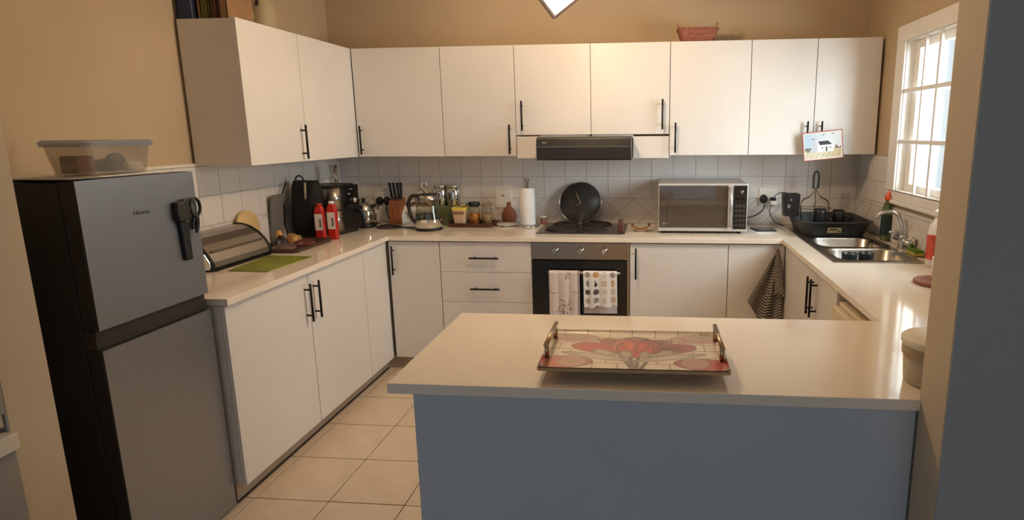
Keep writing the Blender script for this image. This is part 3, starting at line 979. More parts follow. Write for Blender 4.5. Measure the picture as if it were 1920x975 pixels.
# grey board and black bag and airfryer
o = single('chopping_board', 'grey translucent chopping board leaning on the left wall', 'chopping board',
           G().loft([rr_loop(-0.14, 0.14, -0.062, 0.062, 0.02, 0), rr_loop(-0.14, 0.14, -0.062, 0.062, 0.02, 0.010)]), mat('grey_board', (120, 114, 108), 0.4, var=0.1), (0.024, -0.812, 1.045),
           rot=(0, math.radians(-84), 0), local=True)
bg_ = thing('cool_bag', 'black fabric cool bag with a carry loop between the chopping board and the air fryer', 'bag', (0.12, -0.675, 0.9003))
g = G().loft([rr_loop(0.065, 0.210, -0.738, -0.620, 0.03, 0.9005), rr_loop(0.055, 0.222, -0.745, -0.612, 0.035, 1.0), rr_loop(0.060, 0.217, -0.742, -0.616, 0.035, 1.12),
              rr_loop(0.056, 0.224, -0.720, -0.635, 0.03, 1.22), rr_loop(0.065, 0.215, -0.700, -0.655, 0.015, 1.258)], smooth=True)
M_fab = mat('black_fabric', (24, 22, 22), 0.85, var=0.2, scale=60, bump=0.3, bscale=150)
obj('bag_body', g, M_fab, bg_)
obj('carry_loop', G().tube(cat([(0.075, -0.68, 1.25), (0.080, -0.68, 1.275), (0.100, -0.68, 1.288), (0.122, -0.68, 1.275), (0.127, -0.68, 1.25)], 4), 0.0045, 8), M_fab, bg_)
obj('zip_tag', G().tube([(0.168, -0.735, 1.25), (0.172, -0.752, 1.15)], 0.006, 8), mat('tag_beige', (176, 156, 130), 0.5), bg_)
obj('side_strap', G().tube(cat([(0.045, -0.725, 1.25), (0.028, -0.752, 1.18), (0.036, -0.756, 1.08), (0.024, -0.75, 0.98), (0.04, -0.74, 0.91)], 5), 0.0045, 8), M_fab, bg_)

af = thing('air_fryer', 'black air fryer with stainless front band and round knob in the left corner', 'air fryer', (0.165, -0.46, 0.9), (0, 0, math.radians(-8)))
def afl(x0, x1, y0, y1, r, z):
    return rr_loop(x0, x1, y0, y1, r, z, 6)
obj('body', G().loft([afl(-0.125, 0.125, -0.125, 0.125, 0.04, 0.008), afl(-0.135, 0.135, -0.135, 0.135, 0.045, 0.02), afl(-0.135, 0.132, -0.135, 0.135, 0.045, 0.290),
                      afl(-0.120, 0.110, -0.122, 0.122, 0.045, 0.316)], smooth=False), M_black, af, local=True, bevel=0.003)
obj('base_ring', G().loft([afl(-0.12, 0.125, -0.12, 0.12, 0.04, 0.0005), afl(-0.12, 0.125, -0.12, 0.12, 0.04, 0.010)]), M_fridged, af, local=True)
sp = [p for p in afl(-0.1385, 0.1385, -0.1385, 0.1385, 0.046, 0)]
arc = [(x, y) for x, y, z in sp if x > 0.05 and y < -0.02]
arc.sort(key=lambda p: (p[1], p[0]) if p[1] > -0.138 else (-0.2, p[0]))
arc = [(0.055, -0.1385)] + [(0.0925 + 0.046 * math.sin(t * PI / 16), -0.0925 - 0.046 * math.cos(t * PI / 16)) for t in range(9)] + [(0.1385, -0.06)]
g = G()
for z0, z1 in ((0.030, 0.158), (0.166, 0.300)):
    g.grid(len(arc) - 1, 1, lambda a, b, z0=z0, z1=z1: (*arc[min(len(arc) - 1, int(round(a * (len(arc) - 1))))], z0 + (z1 - z0) * b))
obj('steel_band', g, M_steel, af, local=True, solid=0.003)
ctl = obj('control_panel', G().loft([[(0.134, -0.06, 0.170), (0.134, 0.10, 0.170), (0.134, 0.10, 0.312), (0.134, -0.06, 0.312)],
                                     [(0.142, -0.058, 0.172), (0.142, 0.098, 0.172), (0.142, 0.098, 0.310), (0.142, -0.058, 0.310)]]), M_blackgl, af, local=True)
o = obj('knob', G().lathe([(0.020, 0), (0.020, 0.008), (0.016, 0.018), (0.0, 0.019)], n=20, cap1=False), M_chrome, ctl, local=True)
o.location = (0.142, 0.045, 0.212)
o.rotation_euler = (0, PI / 2, 0)
obj('indicator', G().box(0.1418, 0.1432, -0.012, 0.010, 0.252, 0.262).box(0.1418, 0.1432, 0.005, 0.040, 0.284, 0.288), mat('indicator_grey', (150, 146, 140), 0.4), ctl, local=True)
dwr = obj('drawer', G().loft([[(0.134, -0.06, 0.030), (0.134, 0.115, 0.030), (0.134, 0.115, 0.160), (0.134, -0.06, 0.160)],
                              [(0.142, -0.058, 0.032), (0.142, 0.113, 0.032), (0.142, 0.113, 0.158), (0.142, -0.058, 0.158)]]), M_black, af, local=True)
obj('handle', G().tube(cat([(0.14, 0.05, 0.145), (0.18, 0.052, 0.140), (0.195, 0.055, 0.10), (0.205, 0.058, 0.030)], 5), 0.013, 10), M_black, dwr, local=True)

jr = thing('glass_goblet', 'clear glass with dark stem standing on the air fryer', 'glass', (0.14, -0.345, 1.216))
obj('bowl', G().lathe([(0.030, 0.0), (0.032, 0.03), (0.026, 0.05), (0.030, 0.12), (0.0285, 0.12), (0.024, 0.05), (0.028, 0.03), (0.026, 0.004)], (0.14, -0.345, 1.216), n=20), M_clear, jr)
obj('stirrer', G().tube(cat([(0.145, -0.34, 1.222), (0.15, -0.335, 1.27), (0.142, -0.335, 1.30), (0.15, -0.33, 1.335)], 4), 0.006, 8), M_brown, jr)

# red bottles
def sauce(label, loc, rz, capm, h):
    t = thing('sauce_bottle', label, 'bottle', loc, (0, 0, rz), group=None)
    obj('bottle', G().loft([rr_loop(-0.026, 0.026, -0.020, 0.020, 0.012, 0.0005), rr_loop(-0.029, 0.029, -0.022, 0.022, 0.013, 0.01), rr_loop(-0.029, 0.029, -0.022, 0.022, 0.013, h * 0.8),
                            rr_loop(-0.020, 0.020, -0.017, 0.017, 0.013, h * 0.92), rr_loop(-0.015, 0.015, -0.015, 0.015, 0.0149, h * 0.94)], smooth=False), mat('sauce_red', (190, 40, 28), 0.3, var=0.05), t, local=True, bevel=0.002)
    obj('cap', G().lathe([(0.017, h * 0.935), (0.017, h * 0.99), (0.014, h)], n=18), capm, t, local=True)
    lb = obj('label_front', G().box(-0.022, 0.022, -0.0232, -0.0222, h * 0.28, h * 0.72), mat('label_white', (226, 214, 200), 0.6), t, local=True)
    obj('barcode', G().box(0.002, 0.014, -0.0238, -0.0233, h * 0.36, h * 0.58), mat('label_ink', (120, 106, 98), 0.6), lb, local=True)
    obj('label_side', G().box(-0.0302, -0.0292, -0.014, 0.014, h * 0.28, h * 0.72), MATS['label_white'], t, local=True)
sauce('red sauce bottle with a white cap on the left worktop', (0.312, -0.716, 0.9), math.radians(8), M_paper, 0.235)
sauce('red sauce bottle with a red cap, left of the white-capped one', (0.247, -0.742, 0.9), math.radians(8), mat('cap_red', (176, 52, 40), 0.4), 0.225)

# chrome kettle
kt = thing('stovetop_kettle', 'round chrome kettle with black base between air fryer and wall socket', 'kettle', (0.275, -0.235, 0.9))
kc = (0.275, -0.235, 0.9)
obj('base', G().lathe([(0.076, 0.0005), (0.078, 0.02), (0.070, 0.026)], kc, n=32), M_black, kt)
obj('body', G().lathe([(0.070, 0.026), (0.073, 0.06), (0.070, 0.11), (0.058, 0.15), (0.035, 0.172), (0.012, 0.18)], kc, n=32), M_chrome, kt)
obj('lid_knob', G().lathe([(0.010, 0.18), (0.016, 0.19), (0.012, 0.2)], kc, n=16), M_black, kt)
obj('spout', G().tube([(0.335, -0.235, 1.045), (0.368, -0.235, 1.058)], [0.012, 0.007], 10), M_black, kt)
obj('carry_handle', G().tube(cat([(0.215, -0.235, 1.03), (0.195, -0.235, 1.075), (0.215, -0.235, 1.105), (0.25, -0.235, 1.085)], 4), 0.007, 8), M_black, kt)

# ================================================================== SOCKETS, PLUGS
def plate(label, x0, x1, z0, z1, holes=True):
    t = thing('wall_socket', label, 'socket', ((x0 + x1) / 2, 0, z0))
    obj('face_plate', G().box(x0, x1, -0.010, -0.0006, z0, z1), M_ceram, t, bevel=0.003)
    return t
s1 = plate('white double wall socket with two black plugs behind the knife block', 0.250, 0.382, 1.000, 1.130)
s2 = plate('white wall socket plate with a red neon left of the paper towel', 1.146, 1.264, 1.010, 1.133)
obj('neon', G().box(1.195, 1.212, -0.0125, -0.0095, 1.092, 1.100), mat('neon_red', (92, 30, 24), 0.4), s2)
s3 = plate('white double wall socket with plugs right of the microwave', 2.992, 3.120, 1.030, 1.152)
obj('rocker_switch', G().box(3.010, 3.034, -0.0125, -0.0095, 1.12, 1.14), M_trim, s3, bevel=0.001)
obj('rocker_switch', G().box(3.078, 3.102, -0.0125, -0.0095, 1.12, 1.14), M_trim, s3, bevel=0.001)
def plug(label, x, z, pts, group=None):
    t = thing('power_plug', label, 'plug', (x, -0.0125, z), group=group)
    obj('plug_body', G().lathe([(0.026, 0.0), (0.027, 0.012), (0.020, 0.026), (0.012, 0.034)], n=18, sy=1.15), M_black, t, local=True).rotation_euler = (PI / 2, 0, 0)
    obj('cable', G().tube(cat([(x, -0.035, z - 0.015)] + pts, 6), 0.0036, 8), M_cable, t)
    return t
plug('black plug in the left half of the corner socket', 0.290, 1.058, [(0.292, -0.05, 1.02), (0.285, -0.07, 0.98), (0.285, -0.09, 0.94), (0.295, -0.10, 0.908), (0.325, -0.11, 0.9045)])
plug('black plug in the right half of the corner socket', 0.345, 1.058, [(0.350, -0.05, 1.02), (0.360, -0.06, 0.96), (0.372, -0.05, 0.92), (0.378, -0.03, 0.9045)])
single('cable_tag', 'small white paper tag hanging on the corner plug cable', 'tag', G().box(-0.016, 0.016, -0.001, 0.001, -0.02, 0.02), M_paper, (0.285, -0.075, 0.985), rot=(0, math.radians(20), 0), local=True)
plug('black plug with a thick cable right of the microwave', 3.022, 1.078, [(3.024, -0.05, 1.045), (3.010, -0.07, 1.01), (2.97, -0.09, 0.98), (2.92, -0.11, 0.965), (2.86, -0.13, 0.955)])
ad = thing('charger_adapter', 'white and black charger in the socket beside the cutlery caddy', 'charger', (3.088, -0.0125, 1.07))
obj('adapter_body', G().box(3.066, 3.110, -0.052, -0.0125, 1.040, 1.068), M_trim, ad, bevel=0.003)
obj('top_block', G().box(3.064, 3.100, -0.055, -0.0125, 1.069, 1.090), M_black, ad, bevel=0.004)
obj('cable', G().tube(cat([(3.075, -0.05, 1.045), (3.058, -0.06, 1.01), (3.060, -0.08, 0.975), (3.080, -0.11, 0.940), (3.10, -0.14, 0.925), (3.135, -0.16, 0.915)], 6), 0.0028, 8), M_cable, ad)
obj('cable', G().tube(cat([(3.085, -0.05, 1.09), (3.10, -0.07, 1.115), (3.13, -0.10, 1.13), (3.16, -0.12, 1.125), (3.17, -0.14, 1.09)], 6), 0.0028, 8), M_cable, ad)

# cable coil on the worktop
coil = [(0.43, -0.17, 0.905), (0.385, -0.20, 0.905), (0.375, -0.27, 0.905), (0.42, -0.32, 0.905), (0.50, -0.31, 0.905), (0.54, -0.25, 0.905), (0.48, -0.20, 0.905),
        (0.41, -0.20, 0.9115), (0.385, -0.25, 0.9115), (0.42, -0.30, 0.9115), (0.49, -0.285, 0.9115), (0.56, -0.27, 0.906), (0.62, -0.28, 0.905), (0.665, -0.30, 0.906)]
single('cord', 'loose black kettle cord coiled in front of the knife block', 'cord', G().tube(cat(coil, 6), 0.004, 8), M_cable, (0.45, -0.25, 0.9))

# knife block
kb = thing('knife_block', 'wooden knife block with black-handled knives', 'knife block', (0.442, -0.075, 0.9))
obj('block', G().prism([(-0.125, 0.9005), (-0.020, 0.9005), (-0.030, 1.083), (-0.112, 1.066)], 'x', 0.398, 0.488), M_wood, kb, bevel=0.003)
for k, (x, lean) in enumerate(((0.412, -0.075), (0.436, -0.055), (0.460, -0.030), (0.477, 0.0), (0.447, -0.045))):
    kn = thing('kitchen_knife', 'black-handled kitchen knife, ' + ['first from the left in the block', 'second from the left in the block', 'third from the left in the block', 'rightmost in the block', 'shorter front one in the block'][k], 'knife', (x, -0.075, 1.07), (math.radians(-6), lean * 2, 0), group='knives in the wooden block')
    hh = 0.125 if k < 4 else 0.085
    off = 0.0 if k < 4 else -0.026
    obj('handle', G().loft([[(a * 0.0065, off + b * 0.011, 0.012) for a, b in ((-1, -1), (1, -1), (1, 1), (-1, 1))], [(a * 0.0060 - 0.001, off + b * 0.010, hh * 0.5) for a, b in ((-1, -1), (1, -1), (1, 1), (-1, 1))],
                            [(a * 0.0072 - 0.003, off + b * 0.012, hh) for a, b in ((-1, -1), (1, -1), (1, 1), (-1, 1))]]), M_black, kn, local=True, bevel=0.003)
    obj('blade', G().box(-0.001, 0.001, off - 0.010, off + 0.010, -0.05, 0.012), M_steel, kn, local=True)

# ================================================================== BACK WORKTOP
# white spice rack
sr = thing('spice_rack', 'white scalloped spice rack behind the glass kettle', 'spice rack', (0.59, -0.07, 0.9))
scal = [(0.490, 0.9005), (0.490, 1.045)]
for k in range(29):
    t = k / 28
    scal.append((0.490 + 0.22 * t, 1.042 + 0.022 * abs(math.sin(3 * PI * t))))
scal += [(0.710, 0.9005)]
obj('back_panel', G().prism(scal, 'y', -0.022, -0.012), M_trim, sr)
for x in (0.490, 0.704):
    obj('side', G().prism([(-0.115, 0.9005), (-0.022, 0.9005), (-0.022, 1.05), (-0.06, 1.03), (-0.115, 0.965)], 'x', x, x + 0.006), M_trim, sr)
obj('shelf', G().box(0.496, 0.704, -0.115, -0.022, 0.9005, 0.908), M_trim, sr)
obj('shelf', G().box(0.496, 0.704, -0.080, -0.022, 0.985, 0.992), M_trim, sr)
obj('front_rail', G().box(0.496, 0.704, -0.085, -0.080, 0.992, 1.025), M_trim, sr)
spc = None
for k in range(5):
    x = 0.520 + 0.040 * k
    if spc is None:
        spc = thing('spice_jar', 'leftmost brown-lidded spice jar on the white rack beside the knife block', 'jar', (x, -0.052, 0.9923), group='spice jars on the white rack')
        obj('jar', G().lathe([(0.015, 0), (0.016, 0.005), (0.016, 0.04), (0.013, 0.045)], n=14), mat('spice_fill', (170, 132, 92), 0.3), spc, local=True)
        obj('lid', G().lathe([(0.0155, 0.046), (0.0155, 0.062)], n=14), mat('lid_brown', (112, 62, 42), 0.4), spc, local=True)
    else:
        c = spc.copy()
        COL.objects.link(c)
        c.location = (x, -0.052, 0.9923)
        c['label'] = ['', 'second spice jar from the left on the white rack', 'middle spice jar on the white rack behind the kettle handle', 'second spice jar from the right on the white rack', 'rightmost spice jar on the white rack behind the kettle'][k]
        for ch in list(spc.children):
            q = ch.copy()
            COL.objects.link(q)
            q.parent = c
orn = G().tube(cat([(0.600, -0.03, 1.085), (0.612, -0.03, 1.125), (0.590, -0.03, 1.118), (0.577, -0.03, 1.100), (0.588, -0.03, 1.085)], 6), 0.007, 8)
orn.tube(cat([(0.640, -0.03, 1.08), (0.650, -0.03, 1.115), (0.636, -0.03, 1.140), (0.615, -0.03, 1.160), (0.618, -0.03, 1.185), (0.638, -0.03, 1.195), (0.652, -0.03, 1.178), (0.646, -0.03, 1.162)], 6), 0.0075, 8)
orn.box(0.595, 0.66, -0.040, -0.026, 0.9925, 1.088)
single('scroll_ornament', 'white curly scroll ornament rising behind the glass kettle', 'ornament', orn, M_ceram, (0.61, -0.03, 0.9925))

# glass kettle
gk = thing('electric_kettle', 'glass electric kettle with steel base and dark handle', 'kettle', (0.770, -0.33, 0.9))
kc = (0.770, -0.33, 0.9)
obj('power_base', G().lathe([(0.086, 0.0005), (0.088, 0.010), (0.084, 0.016)], kc, n=36), M_black, gk)
obj('steel_band', G().lathe([(0.084, 0.017), (0.090, 0.022), (0.088, 0.078)], kc, n=36, cap1=False), M_chrome, gk)
obj('water', G().lathe([(0.084, 0.079), (0.081, 0.105)], kc, n=36), glass('water', (200, 204, 200), 0.12, (120, 124, 118)), gk)
obj('glass_body', G().lathe([(0.087, 0.079), (0.084, 0.10), (0.074, 0.165), (0.064, 0.212), (0.062, 0.212), (0.072, 0.165), (0.082, 0.10), (0.085, 0.081)], kc, n=36, cap0=False, cap1=False), M_clear, gk)
obj('steel_collar', G().lathe([(0.066, 0.205), (0.067, 0.235)], kc, n=36, cap0=False), M_steel, gk)
obj('lid', G().lathe([(0.067, 0.2352), (0.064, 0.241), (0.020, 0.244), (0.0, 0.246)], kc, n=36, cap1=False), M_black, gk)
obj('handle', G().tube(cat([(0.706, -0.335, 1.128), (0.668, -0.340, 1.128), (0.645, -0.342, 1.09), (0.645, -0.343, 1.03), (0.660, -0.342, 0.975), (0.688, -0.340, 0.945)], 6), 0.012, 10), mat('handle_brown', (52, 42, 38), 0.4), gk)
obj('badge', G().box(0.752, 0.790, -0.4205, -0.4165, 0.958, 0.976), mat('badge_white', (214, 206, 190), 0.5), gk)

# green tin with two chrome canisters on it
gt = single('green_tin', 'olive green tin behind the glass kettle', 'tin', G().box(0.722, 0.892, -0.135, -0.015, 0.9005, 1.034), mat('olive_paint', (98, 104, 66), 0.5, var=0.05), (0.8, -0.07, 0.9), bevel=0.006)
for k, x in enumerate((0.768, 0.862)):
    cn = thing('canister', ['left chrome canister standing on the olive green tin', 'right chrome canister standing on the olive green tin'][k], 'canister', (x, -0.075, 1.0345))
    obj('can', G().lathe([(0.043, 0.0), (0.0445, 0.003), (0.0445, 0.118), (0.043, 0.121)], (x, -0.075, 1.0345), n=32), M_chrome, cn)
    obj('lid', G().lathe([(0.0455, 0.121), (0.0455, 0.140), (0.042, 0.146)], (x, -0.075, 1.0345), n=32), M_chrome, cn)

# brown tray with jars
wt = thing('wooden_tray', 'dark wooden tray carrying the tub and the two glass jars', 'tray', (1.01, -0.165, 0.9))
g = G().loft([rr_loop(0.868, 1.168, -0.232, -0.07, 0.02, 0.9005), rr_loop(0.860, 1.176, -0.240, -0.062, 0.02, 0.930), rr_loop(0.868, 1.168, -0.232, -0.07, 0.02, 0.930), rr_loop(0.874, 1.162, -0.226, -0.076, 0.02, 0.908)])
obj('tray_body', g, M_darkwood, wt)
obj('handle', G().tube(cat([(1.172, -0.18, 0.925), (1.198, -0.175, 0.932), (1.205, -0.150, 0.934), (1.198, -0.125, 0.932), (1.172, -0.12, 0.925)], 5), 0.006, 8), M_darkwood, wt)
tb = thing('food_tub', 'cream tub with yellow lid on the wooden tray', 'tub', (0.932, -0.155, 0.9085))
obj('tub', G().loft([rr_loop(0.895, 0.969, -0.192, -0.118, 0.012, 0.909), rr_loop(0.884, 0.980, -0.203, -0.107, 0.014, 1.013)]), mat('tub_cream', (222, 188, 150), 0.4, var=0.03), tb)
obj('lid', G().loft([rr_loop(0.880, 0.984, -0.207, -0.103, 0.016, 1.013), rr_loop(0.880, 0.984, -0.207, -0.103, 0.016, 1.032)]), mat('lid_yellow', (232, 206, 84), 0.4), tb)
obj('label_band', G().box(0.8915, 0.9725, -0.2035, -0.200, 0.986, 1.004), mat('band_brown', (150, 104, 70), 0.5), tb)
ts = thing('tea_strainer', 'small chrome strainer lying on the yellow tub lid', 'strainer', (0.95, -0.14, 1.0325))
obj('bowl', G().lathe([(0.004, 0.0), (0.022, 0.006), (0.028, 0.022), (0.026, 0.022), (0.018, 0.008)], (0.955, -0.14, 1.0325), n=20), M_chrome, ts)
obj('handle', G().tube([(0.982, -0.14, 1.052), (1.004, -0.135, 1.056)], 0.006, 8), M_black, ts)
def gjar(label, x, lidm, fillm, fh, lh):
    t = thing('storage_jar', label, 'jar', (x, -0.148, 0.9085))
    c = (x, -0.148, 0.9088)
    obj('glass_body', G().lathe([(0.038, 0.0), (0.040, 0.004), (0.040, 0.112), (0.034, 0.128), (0.032, 0.128), (0.038, 0.112), (0.038, 0.004)], c, n=28), M_clear, t)
    obj('contents', G().lathe([(0.037, 0.005), (0.037, fh), (0.030, fh + 0.006), (0.0, fh + 0.002)], c, n=28, cap1=False), fillm, t)
    obj('lid', G().lathe([(0.036, 0.128), (0.040, 0.132), (0.041, 0.128 + lh), (0.036, 0.132 + lh)], c, n=28), lidm, t)
    return t
gjar('glass jar of orange biscuits with black lid on the wooden tray', 1.030, M_black, mat('biscuit', (206, 128, 44), 0.6, var=0.45, scale=40), 0.075, 0.026)
cj = gjar('clip-top glass jar of pale biscuits at the right of the wooden tray', 1.118, glass('lid_glass', (216, 216, 206), 0.15, (200, 196, 180)), mat('pale_biscuit', (186, 150, 106), 0.6, var=0.3, scale=30), 0.068, 0.018)
obj('clip', G().tube(cat([(1.152, -0.165, 1.056), (1.166, -0.172, 1.03), (1.160, -0.172, 1.0), (1.154, -0.17, 0.99)], 5), 0.003, 8), M_chrome, cj)
obj('rubber_ring', G().lathe([(0.037, 0.126), (0.0385, 0.129), (0.037, 0.131)], (1.118, -0.148, 0.9088), n=28, cap0=False, cap1=False), mat('ring_orange', (190, 140, 96), 0.6), cj)

# brown flask
single('clay_flask', 'round brown clay flask with short neck leaning by the socket', 'vase', G().lathe([(0.034, 0.0005), (0.046, 0.012), (0.055, 0.045), (0.054, 0.07), (0.042, 0.10), (0.022, 0.118), (0.016, 0.125), (0.016, 0.150), (0.018, 0.154), (0.014, 0.154)], (0, 0, 0), n=28, sy=0.5), M_brown, (1.250, -0.04, 0.9), local=True)
sc_ = single('saucer', 'small white saucer in front of the clay flask', 'saucer', G().lathe([(0.026, 0.0005), (0.030, 0.004), (0.066, 0.014), (0.068, 0.0165), (0.064, 0.0165), (0.030, 0.008), (0.0, 0.008)], (0, 0, 0), n=36, cap1=False), M_ceram, (1.258, -0.155, 0.9), local=True)
# paper towel
pt = thing('paper_towel_holder', 'white paper towel roll on a steel stand left of the hob', 'paper towel', (1.410, -0.165, 0.9))
c = (1.410, -0.165, 0.9)
obj('base', G().lathe([(0.084, 0.0005), (0.085, 0.008), (0.078, 0.013), (0.0, 0.014)], c, n=36, cap1=False), M_chrome, pt)
obj('roll', G().lathe([(0.051, 0.016), (0.053, 0.02), (0.053, 0.262), (0.051, 0.265), (0.018, 0.265)], c, n=36), mat('kitchen_paper', (240, 238, 238), 0.9, bump=0.2, bscale=90), pt)
obj('rod', G().lathe([(0.012, 0.265), (0.012, 0.312), (0.019, 0.318), (0.019, 0.328), (0.012, 0.330)], c, n=18), M_steel, pt)
# small pot
tp = thing('toothpick_pot', 'tiny brown and white pot behind the hob left edge', 'pot', (1.497, -0.045, 0.9))
c = (1.497, -0.045, 0.9)
obj('pot', G().lathe([(0.018, 0.0005), (0.021, 0.01), (0.021, 0.045), (0.019, 0.045), (0.018, 0.008)], c, n=20), M_brown, tp)
obj('rim', G().lathe([(0.0215, 0.045), (0.0215, 0.058), (0.019, 0.058), (0.019, 0.045)], c, n=20), M_ceram, tp)

# clock
ck = thing('wall_clock', 'round black clock leaning on the tiles behind the hob', 'clock', (1.764, -0.098, 0.9085), (math.radians(-17), 0, 0))
cR = 0.148
CT = Matrix.Rotation(PI / 2, 4, 'X')
def rotx(g_, cz):
    h = G()
    h.v = [(x, -z, y + cz) for x, y, z in g_.v]
    h.f = g_.f
    h.sm = g_.sm
    return h
obj('case', rotx(G().lathe([(cR - 0.006, -0.020), (cR, -0.016), (cR, 0.015), (cR - 0.001, 0.018), (cR - 0.0035, 0.018), (cR - 0.004, 0.012)], n=64), cR), M_chrome, ck, local=True)
face = obj('face', rotx(G().lathe([(cR - 0.0036, 0.0125), (cR - 0.0045, 0.0165), (0.0, 0.0165)], n=64, cap0=False, cap1=False), cR), mat('clock_slate', (68, 63, 57), 0.4, var=0.2, scale=14), ck, local=True)
M_gold = mat('pale_gold', (190, 172, 126), 0.35, metal=0.6)
g = G()
for k in range(12):
    a = PI * k / 6
    s, c_ = math.sin(a), math.cos(a)
    r0, r1 = (cR * 0.76, cR * 0.86)
    w = 0.0012
    g.loft([[(r0 * s + w * c_, -0.0168, cR + r0 * c_ - w * s), (r0 * s - w * c_, -0.0168, cR + r0 * c_ + w * s), (r1 * s - w * c_, -0.0168, cR + r1 * c_ + w * s), (r1 * s + w * c_, -0.0168, cR + r1 * c_ - w * s)],
            [(r0 * s + w * c_, -0.0176, cR + r0 * c_ - w * s), (r0 * s - w * c_, -0.0176, cR + r0 * c_ + w * s), (r1 * s - w * c_, -0.0176, cR + r1 * c_ + w * s), (r1 * s + w * c_, -0.0176, cR + r1 * c_ - w * s)]])
obj('hour_marks', g, mat('mark_grey', (84, 80, 72), 0.5), ck, local=True)
def hand(nm, ang, ln, wd):
    s, c_ = math.sin(ang), math.cos(ang)
    q = [(-0.012, wd * 0.5), (ln * 0.55, wd), (ln, 0.0004), (ln, -0.0004), (ln * 0.55, -wd), (-0.012, -wd * 0.5)]
    lo = [[(d_ * s + w_ * c_, yy, cR + d_ * c_ - w_ * s) for d_, w_ in q] for yy in (-0.0185, -0.0205)]
    obj(nm, G().loft(lo), M_gold, ck, local=True)
hand('minute_hand', math.radians(-23), 0.088, 0.0042)
hand('hour_hand', math.radians(232), 0.036, 0.003)
obj('hub', rotx(G().lathe([(0.005, 0.0165), (0.005, 0.023), (0.0, 0.024)], n=14, cap1=False), cR), M_gold, ck, local=True)

# dark block on the hob
bl = thing('hob_scraper', 'dark brown box-shaped scraper standing on the right of the hob', 'scraper', (2.062, -0.39, 0.908))
obj('block', G().loft([rr_loop(2.045, 2.079, -0.405, -0.365, 0.006, 0.9085), rr_loop(2.043, 2.081, -0.405, -0.365, 0.006, 0.945), rr_loop(2.047, 2.078, -0.395, -0.37, 0.006, 0.975)]), M_darkwood, bl)
obj('cap', G().loft([rr_loop(2.045, 2.080, -0.398, -0.366, 0.006, 0.9755), rr_loop(2.047, 2.078, -0.394, -0.37, 0.006, 0.984)]), M_black, bl)
# spoon rest
dsh = thing('spoon_rest', 'small curled brown and white dish right of the hob', 'dish', (2.19, -0.335, 0.9))
def trough(u, v):
    a = (u - 0.5) * 2
    z = 0.912 + 0.030 * (abs(a) ** 3)
    return (2.19 + 0.058 * a, -0.335 + (v - 0.5) * 0.075, z + 0.004 * (1 - abs(2 * v - 1)) * 0)
obj('dish_body', G().grid(16, 6, trough), mat('dish_ochre', (170, 116, 60), 0.35, var=0.3, scale=18), dsh, solid=0.006)
obj('curl', G().tube([(2.245, -0.37, 0.943), (2.245, -0.30, 0.943)], 0.008, 10), mat('dish_dark', (96, 60, 40), 0.4), dsh)
obj('curl', G().tube([(2.135, -0.37, 0.943), (2.135, -0.30, 0.943)], 0.006, 10), MATS['dish_dark'], dsh)
obj('foot', G().lathe([(0.030, 0.0005), (0.036, 0.004), (0.040, 0.011)], (2.19, -0.335, 0.9), n=24, sy=0.7), M_ceram, dsh)

# microwave
mw = thing('microwave', 'silver microwave oven with dark mirrored door on the back worktop', 'microwave', (2.577, -0.235, 0.9))
obj('body', G().loft([[(2.302, -0.405, 0.918), (2.852, -0.405, 0.918), (2.852, -0.405, 1.216), (2.302, -0.405, 1.216)],
                      [(2.302, -0.035, 0.918), (2.852, -0.035, 0.918), (2.852, -0.035, 1.222), (2.302, -0.035, 1.222)]]), mat('microwave_silver', (176, 172, 168), 0.4, metal=0.5), mw, bevel=0.006)
obj('front_frame', G().box(2.300, 2.854, -0.420, -0.405, 0.916, 1.216), mat('microwave_frame', (206, 202, 198), 0.35, metal=0.3), mw, bevel=0.005)
dg = obj('door', G().box(2.307, 2.733, -0.4245, -0.419, 0.940, 1.204), mat('mirror_glass', (74, 64, 56), 0.05, var=0.02, spec=0.9, coat=1.0), mw, bevel=0.001)
obj('window_frame_line', G().box(2.355, 2.720, -0.4252, -0.4243, 1.116, 1.118).box(2.355, 2.357, -0.4252, -0.4243, 0.955, 1.116), M_black, dg)
obj('handle', G().tube([(2.750, -0.440, 0.945), (2.750, -0.440, 1.200)], 0.009, 12).box(2.744, 2.756, -0.44, -0.42, 0.948, 0.965).box(2.744, 2.756, -0.44, -0.42, 1.18, 1.197), mat('microwave_handle', (198, 196, 194), 0.3, metal=0.7), dg)
cpn = obj('control_panel', G().box(2.767, 2.848, -0.4245, -0.419, 0.932, 1.204), mat('panel_black', (40, 35, 32), 0.15, var=0.08, scale=40), mw, bevel=0.001)
o = obj('dial', G().lathe([(0.011, 0), (0.011, 0.006), (0.008, 0.009)], n=20), M_chrome, cpn, local=True)
o.location = Vector((2.815, -0.4245, 1.165)) - rootloc(cpn)
o.rotation_euler = (PI / 2, 0, 0)
obj('dial_ring', G().tube([(2.815 + 0.014 * math.cos(t * PI / 10), -0.425, 1.165 + 0.014 * math.sin(t * PI / 10)) for t in range(20)], 0.0018, 6, closed=True), M_black, cpn)
for r in range(5):
    for q in range(3):
        obj('button', G().box(2.777 + 0.023 * q, 2.794 + 0.023 * q, -0.4256, -0.4243, 0.948 + 0.030 * r, 0.966 + 0.030 * r), mat('button_grey', (66, 58, 54), 0.35), cpn)
obj('display', G().box(2.778, 2.838, -0.4254, -0.4243, 1.115, 1.130), M_blackgl, cpn)
o = obj('logo_disc', G().lathe([(0.0075, 0), (0.0075, 0.0008)], n=20), mat('logo_silver', (176, 168, 158), 0.3, metal=0.7), dg, local=True)
o.location = Vector((2.338, -0.4246, 0.966)) - rootloc(dg)
o.rotation_euler = (PI / 2, 0, 0)
writing('logo_lettering', 'LG', 0.014, (2.355, -0.4250, 0.966), (PI / 2, 0, 0), MATS['logo_silver'], dg)
